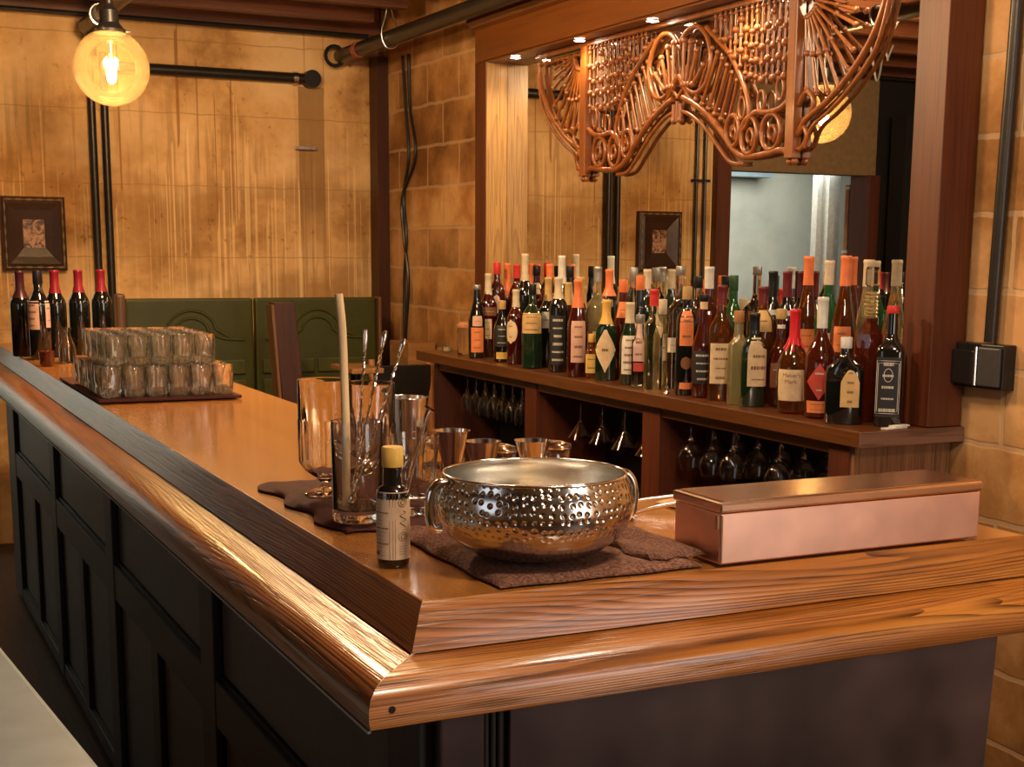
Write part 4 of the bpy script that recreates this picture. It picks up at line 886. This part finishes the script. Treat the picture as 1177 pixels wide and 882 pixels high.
for i, (x, y, h, r) in POS.items():
    kind, glass, cap, capl, labs, desc = BT[i]
    if kind in ('square', 'squat'): r *= .86
    loc = (x, y, SZ+.001)
    turn = random.uniform(-.12, .12)
    if i == 45:
        t = thing('glass_decanter', desc, 'decanter', loc, face_dir(x, y)); t['group'] = 'bottles on the back counter'
        P = [(r*.8, 0), (r*.95, .006), (r, h*.12), (r*.98, h*.48), (r*.84, h*.57), (r*.45, h*.64), (.019, h*.67)]
        mesh('bottle_glass', lathe(bmesh.new(), P, 10), GL['deep'], t)
        bm = bmesh.new(); NP = []
        for q in range(7): NP += [(.017, h*.67+q*.0105), (.021, h*.67+q*.0105+.004), (.017, h*.67+q*.0105+.009)]
        mesh('ribbed_neck', lathe(bm, NP, 18), GL['pale'], t, smooth=30, label='ribbed pale gold neck')
        mesh('stopper', lathe(bmesh.new(), [(.016, h*.875), (.019, h*.89), (.019, h*.985), (.015, h)], 8), GL['clear'], t)
        continue
    t, P, shp = make_bottle(loc, kind, h, r, glass, cap, capl, labs, desc, group='bottles on the back counter', turn=turn, nr=.0125 if kind == 'wine' else .0135)
    if i == 26:
        bm = bmesh.new()
        for q in range(22):
            a = 2*pi*q/22; tube(bm, [surf_pt(P, shp, a, h*.46, .002), surf_pt(P, shp, a, h*.64, .002)], .0032, 6)
        mesh('glass_ribs', bm, GL['clear'], t, smooth=50)
    if i == 40:
        L_ = mesh('label', patch(P, shp, .13*h, .43*h, .95, 'rect'), pal('label_cream', LABC['cream'], rough=.6), t, smooth=60, label='cream paper label')
        text_on(P, shp, "Maker's", .375*h, .017, M_ink, L_); text_on(P, shp, "Mark.", .315*h, .017, M_ink, L_)
        bm = bmesh.new()
        for q, a in enumerate([k*2*pi/9 for k in range(9)]):
            z0_ = h*(.60+.05*((q*7) % 4)/3); tube(bm, [surf_pt(P, None, a, h*.72, .001), surf_pt(P, None, a, (h*.72+z0_)/2, .0015), surf_pt(P, None, a, z0_, .001)], [.004, .0035, .0042], 7)
        mesh('wax_drips', bm, pal('cap_wax', CAPC['wax']), t, smooth=60)
    if i == 48:
        L_ = [c for c in t.children if c.name.startswith('label')][0]
        bm = bmesh.new()
        for hw, a, b_ in ((.72, .11, .55), (.64, .13, .53)):
            pts = [surf_pt(P, shp, q*hw, z*h, .0012) for q, z in ((-1, a), (-.5, a), (0, a), (.5, a), (1, a), (1, b_), (.5, b_), (0, b_), (-.5, b_), (-1, b_))]
            tube(bm, pts, .0009, 5, closed=True)
        tube(bm, [surf_pt(P, shp, .30*cos(a), (.43+.055*sin(a))*h, .0012) for a in [2*pi*q/16 for q in range(16)]], .001, 5, closed=True)
        mesh('label_scrollwork', bm, M_inkl, L_)
# small things on the back counter
t = thing('glass_jar', 'clear straight glass jar with orange-brown lid, left end of the back counter', 'jar', (1.85, 4.155, SZ+.001))
Pj = bottle_profile('jar', .125, .038)
mesh('jar_glass', vessel([(.035, 0), (.038, .004), (.038, .105), (.034, .116)], [(.031, .116), (.035, .104), (.035, .008), (.01, .007)], 24), M_glass, t, smooth=45)
mesh('lid', lathe(bmesh.new(), [(.039, .116), (.041, .118), (.041, .132), (.030, .134), (.030, .140), (.012, .141)], 24), pal('lid_copper', (.55, .24, .12), rough=.3), t, smooth=35)
t = thing('candle_cup', 'tiny pale glass cup left of the lidded jar', 'cup', (1.83, 4.32, SZ+.001))
mesh('cup_glass', vessel([(.017, 0), (.02, .003), (.022, .035)], [(.020, .035), (.018, .006), (.005, .005)], 18), M_glass, t, smooth=45); mesh('wax_fill', lathe(bmesh.new(), [(.0175, .0065), (.019, .022)], 16), pal('wax_white', (.7, .6, .45)), t)
t = thing('bottle_stopper', 'little metal bottle stopper at the shelf edge below the ribbed decanter', 'stopper', (1.765, 2.33, SZ+.001))
mesh('stopper_body', lathe(bmesh.new(), [(.008, 0), (.010, .004), (.006, .012), (.009, .022), (.004, .028)], 14), M_steel, t, smooth=40)
t = thing('paper_note', 'small folded white paper on the shelf beside the right-hand post', 'paper', (1.85, 1.352, SZ+.001), .2)
bm = bmesh.new(); box(bm, -.02, .06, -.016, .008, 0, .003); mesh('paper_sheet', bm, M_paper, t); mesh('paper_flap', B(.015, .075, -.012, .010, .0035, .007), M_paper, t)

# ------------------------------------------------------------------ hanging stemware
def stem_vessel(kind):
    k = {'round': (.088, .040, .090), 'tulip': (.085, .030, .092), 'balloon': (.075, .043, .098), 'martini': (.105, .046, .060)}[kind]
    st, R, H = k
    foot = [(.006, -.0005), (.033, -.0008), (.034, -.0020), (.010, -.006), (.004, -.014), (.0036, -st+.008), (.006, -st)]
    o = []; i_ = []
    for q in range(1, 11):
        f_ = q/10
        if kind == 'martini': r = .006+(R-.006)*f_
        else: r = R*(sin(min(1, f_*1.45)*pi/2)**.8)*(1-.22*max(0, f_-.55)/.45*(1 if kind != 'tulip' else .7))
        o.append((max(r, .006), -st-H*f_)); i_.append((max(r-.0011, .002), -st-H*f_))
    return lathe(bmesh.new(), foot+o+list(reversed(i_)), 20, cap0=True, cap1=True)
protos = {}
zr = SZ-.0735+.0075
cnt = 0
names = {0: 'cubby nearest the right-hand post', 1: 'middle cubby', 2: 'leftmost cubby'}
kinds = {0: ['round', 'round', 'balloon', 'round', 'balloon', 'round', 'balloon', 'round', 'tulip'], 1: ['martini']*9, 2: ['tulip']*9}
klab = {'round': 'round-bowled wine glass', 'balloon': 'large balloon wine glass', 'martini': 'wide cone-bowled cocktail glass', 'tulip': 'narrow tulip wine glass'}
for b_i, (y0, y1) in enumerate(bays):
    n = 9 if b_i == 0 else 8
    for row, x in enumerate((1.825, 1.915, 2.005)):
        for k in range(9):
            if b_i == 2 and (row == 2 or k in (0, 8)): continue
            if b_i == 1 and (row == 2 or k in (8,)): continue
            if b_i == 0 and (k > 6 or (row == 0 and k in (1, 3))): continue
            kd = kinds[b_i][k]
            if b_i == 1 and k % 2: continue
            y = y0+(y1-y0)*(k+.5)/(7 if b_i == 0 else 9)
            zz_ = SZ-.0635
            if kd not in protos:
                o = mesh('stemmed_glass', stem_vessel(kd), M_glass, smooth=50); o['category'] = 'glass'; protos[kd] = o
            else:
                o = protos[kd].copy(); COL.objects.link(o)
            o.location = (x, y, zz_)
            o['category'] = 'glass'; o['group'] = 'stemware hanging in the %s' % names[b_i]
            o['label'] = '%s hanging upside down, %s row, %s' % (klab[kd], ('front', 'second', 'rear')[row], names[b_i])

# ------------------------------------------------------------------ far left: wine bottles on the bar
WB = [(.012, 4.10, .318, 'black', 'purple', .10, [], 'dark wine bottle with purple-black capsule, leftmost on the bar under the picture'),
      (.055, 3.93, .322, 'black', 'black', .05, [('rect', 'blush', .34, .66, .75, 4, -.75), ('rect', 'pink', .36, .66, .35, 2, .95)], 'black wine bottle with pale pink label and dark stopper, second from left'),
      (.125, 4.02, .322, 'black', 'claret', .085, [], 'black wine bottle with red capsule standing beside the pink-labelled bottle'),
      (.222, 4.10, .322, 'black', 'claret', .085, [], 'black wine bottle with red capsule between two other red-capped ones'),
      (.318, 4.18, .322, 'black', 'claret', .085, [], 'black wine bottle with red capsule, rightmost of the wine bottles on the bar')]
for x, y, h, g, c, cl, labs, d_ in WB:
    make_bottle((x, y, ZT+.003), 'wine', h, .039, g, c, cl, labs, d_, group='wine bottles at the far end of the bar', nr=.0145)
t = thing('glass_carafe', 'small clear carafe beside the stacked small glasses', 'carafe', (.118, 3.72, ZT+.003))
mesh('carafe_glass', vessel([(.026, 0), (.030, .004), (.030, .055), (.018, .085), (.013, .10), (.019, .125)], [(.017, .125), (.011, .10), (.016, .085), (.027, .054), (.027, .007), (.008, .006)], 20), M_glass, t, smooth=50)
t = thing('votive_glass', 'tiny red-brown votive glass by the rail near the wine bottles', 'votive', (.035, 3.62, ZT+.003))
mesh('votive_cup', lathe(bmesh.new(), [(.020, 0), (.024, .004), (.026, .05), (.022, .052)], 18), GL['deep'], t, smooth=45)

# ------------------------------------------------------------------ foreground still life on the bar
# mats and towels
def cloth(name, x0, x1, y0, y1, z, th, mat, label, wob=.006, folds=0.0, nx=26, ny=26, edge=.0, cat='towel'):
    bm = bmesh.new(); g = []
    rnd = random.Random(3)
    def h(u, v):
        hh = th*(1-(max(0, abs(2*u-1)-.88)/.12)**2*.75)*(1-(max(0, abs(2*v-1)-.88)/.12)**2*.75)
        return z+hh+folds*(sin(u*9+v*5)*.5+.5)*sin(u*pi)*sin(v*pi)+.0006*sin(37*u+11*v)
    top = [[bm.verts.new((x0+(x1-x0)*i/nx+wob*sin(j*.7+1)*(1 if i in (0, nx) else .3)-0, y0+(y1-y0)*j/ny+wob*sin(i*.6)*(1 if j in (0, ny) else .3), h(i/nx, j/ny))) for i in range(nx+1)] for j in range(ny+1)]
    bot = [[bm.verts.new((v.co.x, v.co.y, z)) for v in row] for row in top]
    for j in range(ny):
        for i in range(nx):
            bm.faces.new((top[j][i], top[j][i+1], top[j+1][i+1], top[j+1][i])); bm.faces.new((bot[j][i], bot[j+1][i], bot[j+1][i+1], bot[j][i+1]))
    for i in range(nx):
        bm.faces.new((bot[0][i], bot[0][i+1], top[0][i+1], top[0][i])); bm.faces.new((bot[ny][i+1], bot[ny][i], top[ny][i], top[ny][i+1]))
    for j in range(ny):
        bm.faces.new((bot[j+1][0], bot[j][0], top[j][0], top[j+1][0])); bm.faces.new((bot[j][nx], bot[j+1][nx], top[j+1][nx], top[j][nx]))
    o = mesh(name, bm, mat, smooth=60); tag(o, label, cat); return o
cloth('folded_towel', .105, .405, .012, .40, ZT+.003, .010, M_towel, 'folded brown terry towel under the hammered steel bowl', wob=.002)
cloth('rumpled_cloth', .035, .30, .415, .885, ZT+.003, .008, M_leath, 'dark reddish leather-like mat under the bar tools and tall glasses', wob=.010, cat='mat')
cloth('lit_top_patch', .60, .80, .16, .46, ZT+.003, .006, plain('painted_lit_wood', (.55, .36, .18), .5), 'pale patch painted as lamp-lit bar top behind the copper box', wob=.0, cat='board')  # thin sheet on the bar top, lamp spill put into its pale colour

cloth('rumpled_towel', .330, .420, .03, .27, ZT+.0138, .007, M_towelr, 'rust brown rumpled towel end between the bowl and the copper box', wob=.005, folds=.010)
# hammered bowl
t = thing('steel_bowl', 'wide hammered steel punch bowl with small side handles on the brown towel', 'bowl', (.206, .1195, ZT+.0145), radians(0))
t.scale = (1.06, 1.06, 1.01)
op = [(.020, 0), (.055, .002), (.085, .012), (.110, .032), (.125, .060), (.126, .078), (.120, .098), (.115, .108), (.1155, .112)]
ip = [(.1135, .112), (.113, .106), (.117, .094), (.1215, .076), (.120, .060), (.106, .034), (.082, .016), (.05, .007), (.004, .006)]
mesh('bowl_body', lathe(bmesh.new(), op, 96, cap1=False), M_hammer, t, smooth=60, label='hammered outside of the bowl')
mesh('bowl_lining', lathe(bmesh.new(), [(.1155, .112)]+ip, 96, cap0=False), M_steelb, t, smooth=60, label='smooth brushed lining')
mesh('rim', tube(bmesh.new(), [(.1145*cos(a), .1145*sin(a), .112) for a in [2*pi*k/64 for k in range(64)]], .0022, 8, closed=True), M_steel, t, smooth=60)
for s, nm in ((1, 0), (-1, 1)):
    a0 = radians(-4) + (pi if s < 0 else 0)
    c_, s_ = cos(a0), sin(a0)
    pts = [(.117, 0, .104), (.127, 0, .103), (.135, 0, .092), (.138, 0, .072), (.135, 0, .050), (.124, 0, .046)]
    mesh('handle', tube(bmesh.new(), smooth_path([(p[0]*c_, p[0]*s_, p[2]) for p in pts]), .0068, 10), M_steel, t, smooth=60)

# bitters bottle
t = thing('bitters_bottle', 'small bitters bottle with yellow cap and pale paper label near the bar corner', 'bottle', (.034, .196, ZT+.003), face_dir(.034, .196)+.0)
P = [(.0205, 0), (.0218, .003), (.0218, .098), (.0190, .104), (.0128, .108), (.0124, .135)]
mesh('bottle_glass', lathe(bmesh.new(), P, 32), GL['black'], t, smooth=45)
mesh('cap', lathe(bmesh.new(), [(.0138, .132), (.0142, .133), (.0142, .157), (.0130, .1585)], 28), plain('yellow_plastic', (.70, .42, .08), .4), t, smooth=40)
lab = mesh('label', patch(P, None, .010, .1005, 2.9, 'rect', n=60, mz=4), plain('aged_paper', (.66, .47, .30), .6), t, smooth=60)
bm = bmesh.new()
def inkline(bm, a0, a1, z, th):
    V = []
    n = max(2, int(abs(a1-a0)/.12)+1)
    A = [bm.verts.new(surf_pt(P, None, a0+(a1-a0)*k/n, z-th, .001)) for k in range(n+1)]; Z = [bm.verts.new(surf_pt(P, None, a0+(a1-a0)*k/n, z+th, .001)) for k in range(n+1)]
    for k in range(n): bm.faces.new((A[k], A[k+1], Z[k+1], Z[k]))
rnd = random.Random(5)
# seen from the front the left half carries a table of lines, the right half two round emblems and script
for k in range(16):
    z = .094-.0052*k; th = .0002 if k % 4 else .0006
    inkline(bm, -1.30, -.28 if k % 4 == 0 else -.28-rnd.uniform(.1, .5), z, th)
inkline(bm, -1.30, -.9, .018, .0022)
for zc in (.0870, .041):
    tube(bm, [surf_pt(P, None, .62+.30*cos(a), zc+.0060*sin(a), .001) for a in [2*pi*q/18 for q in range(18)]], .00035, 4, closed=True)
    tube(bm, [surf_pt(P, None, .62+.15*cos(a), zc+.0034*sin(a), .001) for a in [2*pi*q/10 for q in range(10)]], .00045, 4, closed=True)
tube(bm, smooth_path([surf_pt(P, None, .62+.22*sin(q*2.1), .076-.0032*q, .001) for q in range(8)], 4), .00045, 4)
for k in range(4): inkline(bm, .35, .95-rnd.uniform(0, .2), .028-.0035*k, .00025)
mesh('label_print', bm, M_ink, lab)
bm = bmesh.new()
for a in (-.22, -.02, .12):
    A = [surf_pt(P, None, a, .011, .001), surf_pt(P, None, a+.02, .011, .001), surf_pt(P, None, a+.02, .0995, .001), surf_pt(P, None, a, .0995, .001)]; bm.faces.new([bm.verts.new(v) for v in A])
mesh('label_rules', bm, M_ink, lab)

# mixing glass with wooden stick and bar spoons
mx_, my_ = .074, .455
t = thing('mixing_glass', 'straight clear mixing glass holding a wooden stick and twisted bar spoons', 'glass', (mx_, my_, ZT+.0145))
mesh('glass_body', vessel([(.036, 0), (.0385, .003), (.0385, .012), (.0375, .02), (.039, .148), (.0385, .150)], [(.0372, .150), (.0368, .14), (.0352, .022), (.032, .017), (.008, .016)], 40), M_glass, t, smooth=45)
t = mesh('wooden_stick', tube(bmesh.new(), smooth_path([(mx_-.020, my_-.004, ZT+.036), (mx_-.018, my_-.004, ZT+.14), (mx_-.016, my_+.006, ZT+.22), (mx_-.018, my_+.006, ZT+.300), (mx_-.022, my_+.008, ZT+.352)]), .0062, 9), M_stick, smooth=50); tag(t, 'crooked pale wooden stick standing in the mixing glass', 'stick')
def spoon(p0, p1, r, label, knob, grp='twisted bar spoons'):
    p0, p1 = Vector(p0), Vector(p1); d = (p1-p0); L_ = d.length; d.normalize(); u = d.orthogonal().normalized(); v = d.cross(u)
    t = thing('bar_spoon', label, 'spoon', p0, 0, grp)
    bm = bmesh.new(); n = 90
    for s in (0, pi):
        tube(bm, [d*(L_*k/n)+(u*cos(k*.75+s)+v*sin(k*.75+s))*r*.8 for k in range(n+1)], r*.7, 5)
    mesh('twisted_stem', bm, M_steel, t, smooth=60)
    bm = bmesh.new(); tube(bm, [d*(L_-.004), d*(L_+.006), d*(L_+knob*.6), d*(L_+knob)], [r*1.6, r*2.2, r*2.6, r*1.7], 10); mesh('end_knob', bm, M_steel, t, smooth=60)
    bm = tube(bmesh.new(), [d*.004, d*-.004, d*-.012, d*-.017], [r, .006, .007, .003], 10); mesh('spoon_bowl', bm, M_steel, t, smooth=60)
spoon((mx_+.006, my_+.024, ZT+.056), (mx_+.026, my_+.034, ZT+.270), .0016, 'thin bar spoon with fork end leaning nearest the wooden stick', .028)
spoon((mx_-.006, my_+.006, ZT+.056), (mx_+.050, my_+.022, ZT+.275), .0018, 'twisted bar spoon leaning between the two others', .022)
spoon((mx_-.012, my_-.020, ZT+.056), (mx_+.068, my_-.010, ZT+.270), .0017, 'twisted bar spoon with square tip leaning furthest right', .016)
# footed fluted glasses
def footed(H=.192, R=.0435):
    return vessel([(.034, 0), (.035, .002), (.026, .006), (.008, .012), (.007, .020), (.018, .030), (.034, .042), (.041, .056), (.0420, .125), (R, .128), (R+.0005, H-.002), (R, H)], [(R-.0016, H), (R-.002, .128), (.0385, .122), (.0375, .058), (.030, .044), (.012, .034), (.003, .033)], 96, flute(14, .07, .050, .127))
fg = mesh('footed_glass', footed(), M_glass, smooth=50); tag(fg, '', 'glass')
copies(fg, [((.102, .700, ZT+.0125), 0, 'tall footed fluted beer glass, leftmost in the group of tools'), ((.150, .620, ZT+.0125), .1, 'tall footed fluted glass right behind the mixing glass')], 'footed fluted glasses')
# shaker tin
t = thing('shaker_tin', 'polished steel cocktail shaker tin behind the bitters bottle', 'shaker', (.228, .655, ZT+.0125))
mesh('tin_body', vessel([(.028, 0), (.030, .003), (.0345, .10), (.0375, .158), (.038, .162)], [(.0365, .162), (.033, .10), (.0285, .006), (.006, .005)], 48), M_steel, t, smooth=45)
mesh('rolled_rim', tube(bmesh.new(), [(.0375*cos(a), .0375*sin(a), .162) for a in [2*pi*k/40 for k in range(40)]], .0012, 6, closed=True), M_steel, t, smooth=60)
# second mixing glass with tools
t = thing('stirring_glass', 'flared clear glass with a thick starburst foot between bottle and bowl', 'glass', (.176, .485, ZT+.0125))
mesh('glass_body', vessel([(.030, 0), (.033, .003), (.029, .010), (.0285, .018), (.034, .06), (.040, .118), (.0405, .122)], [(.039, .122), (.0325, .06), (.0265, .024), (.008, .020)], 40, flute(16, .05, .0, .058)), M_glass, t, smooth=40)
t = mesh('glass_muddler', tube(bmesh.new(), smooth_path([(.170, .500, ZT+.045), (.192, .505, ZT+.115), (.207, .510, ZT+.158), (.214, .512, ZT+.170)]), [.004]*18+[.0105], 10), M_glass, smooth=60); tag(t, 'glass rod with round knob leaning out of the flared glass', 'stirrer')
# jiggers and small bail jars
def jigger(loc, s, label, rz=0):
    t = thing('jigger', label, 'jigger', loc, rz, 'steel jiggers')
    H = .085*s
    mesh('large_cup', vessel([(.009, H*.42), (.012, H*.44), (.0215*s, H), (.0225*s, H+.001)], [(.021*s, H+.0005), (.0105, H*.5), (.003, H*.48)], 32), M_steel, t, smooth=40)
    mesh('small_cup', lathe(bmesh.new(), [(.0185*s, 0), (.0180*s, .001), (.009, H*.42)], 32), M_steel, t, smooth=40)
def bailjar(loc, label, R=.038, H=.085):
    t = thing('bail_jar', label, 'jar', loc, random.random()*3, 'small glass bail jars')
    mesh('jar_glass', vessel([(R*.9, 0), (R, .004), (R, H*.75), (R*.86, H*.85), (R*.88, H)], [(R*.8, H), (R*.79, H*.85), (R*.92, H*.74), (R*.92, .006), (.008, .005)], 28), M_glass, t, smooth=45)
    mesh('glass_lid', lathe(bmesh.new(), [(R*.80, H+.001), (R*.92, H+.002), (R*.92, H+.008), (R*.5, H+.013), (R*.1, H+.014)], 28), M_glass, t, smooth=45)
    mesh('wire_bail', tube(bmesh.new(), smooth_path([(-R*.95, 0, H*.8), (-R*1.02, R*.3, H), (-R*.6, R*.95, H+.012), (R*.6, R*.95, H+.012), (R*1.02, R*.3, H), (R*.95, 0, H*.8)]), .0014, 6), M_steel, t, smooth=60)
bailjar((.315, .700, ZT+.003), 'small glass jar with wire bail behind the left rim of the bowl')
bailjar((.352, .560, ZT+.003), 'small glass jar with wire bail close behind the middle of the bowl')
bailjar((.452, .560, ZT+.003), 'small glass jar with wire bail behind the right half of the bowl')
jigger((.288, .600, ZT+.003), 1.40, 'tall steel jigger left of the other two behind the bowl')
jigger((.300, .500, ZT+.003), 1.33, 'flared steel jigger in the middle of the three behind the bowl', .4)
jigger((.378, .478, ZT+.003), 1.33, 'flared steel jigger rightmost behind the bowl, in front of the hanging glasses')
t = thing('shaker_tin', 'short copper-tinted steel cup peeking out behind the shaker tin', 'shaker', (.27, .79, ZT+.003))
mesh('tin_body', vessel([(.024, 0), (.026, .003), (.031, .130), (.031, .132)], [(.030, .132), (.025, .01), (.006, .008)], 36), M_copperlid, t, smooth=45)
# strainers behind the bowl
def strainer(loc, rz, label):
    t = thing('cocktail_strainer', label, 'strainer', loc, rz, 'cocktail strainers')
    bm = lathe(bmesh.new(), [(.036, 0), (.038, .0008), (.036, .0018), (.010, .0016)], 32); mesh('strainer_plate', bm, M_steel, t, smooth=40)
    mesh('handle', tube(bmesh.new(), smooth_path([(.030, 0, .002), (.07, 0, .010), (.12, 0, .016), (.15, 0, .017)]), .0038, 8), M_steel, t, smooth=60)
    n = 120
    mesh('coil_spring', tube(bmesh.new(), [(((.034+.003*cos(k*1.3))*cos(pi*k/n*1.4+.7)), ((.034+.003*cos(k*1.3))*sin(pi*k/n*1.4+.7)), .005+.003*sin(k*1.3)) for k in range(n)], .0008, 5), M_steelb, t)
strainer((.470, .372, ZT+.004), radians(-8), 'flat spring strainer lying nearest the bowl on the bar top')
strainer((.48, .452, ZT+.004), radians(-20), 'spring strainer lying behind the first one near the inner edge')

# copper box
t = thing('copper_box', 'long brushed copper box with folded lid lying along the front rail', 'box', (.427, .004, ZT+.004))
L_, W_, H_ = .456, .118, .070
bm = bmesh.new(); prism(bm, [(0, 0), (W_, 0), (W_, H_), (0, H_)], 0, 0, L_); mesh('box_body', bm, M_copper, t, bevel=.0025)
bm = bmesh.new(); box(bm, -.004, L_+.003, -.002, W_+.002, H_+.0006, H_+.0150); o = mesh('lid', bm, M_copperlid, t, bevel=.0035, label='lid with turned-down front lip')
mesh('lid_panel', B(.006, L_-.008, .004, W_-.004, H_+.0152, H_+.0164), M_copperlid, t, bevel=.0004, label='shinier top of the lid')
mesh('corner_seam', tube(bmesh.new(), [(-.0005, .0, .004), (-.0005, .0, H_-.002)], .0028, 8), M_copperlid, t, smooth=50)
mesh('hinge_knuckle', tube(bmesh.new(), [(-.006, .002, H_-.020), (-.006, .002, H_-.002)], .0032, 8), M_copperlid, t, smooth=50)
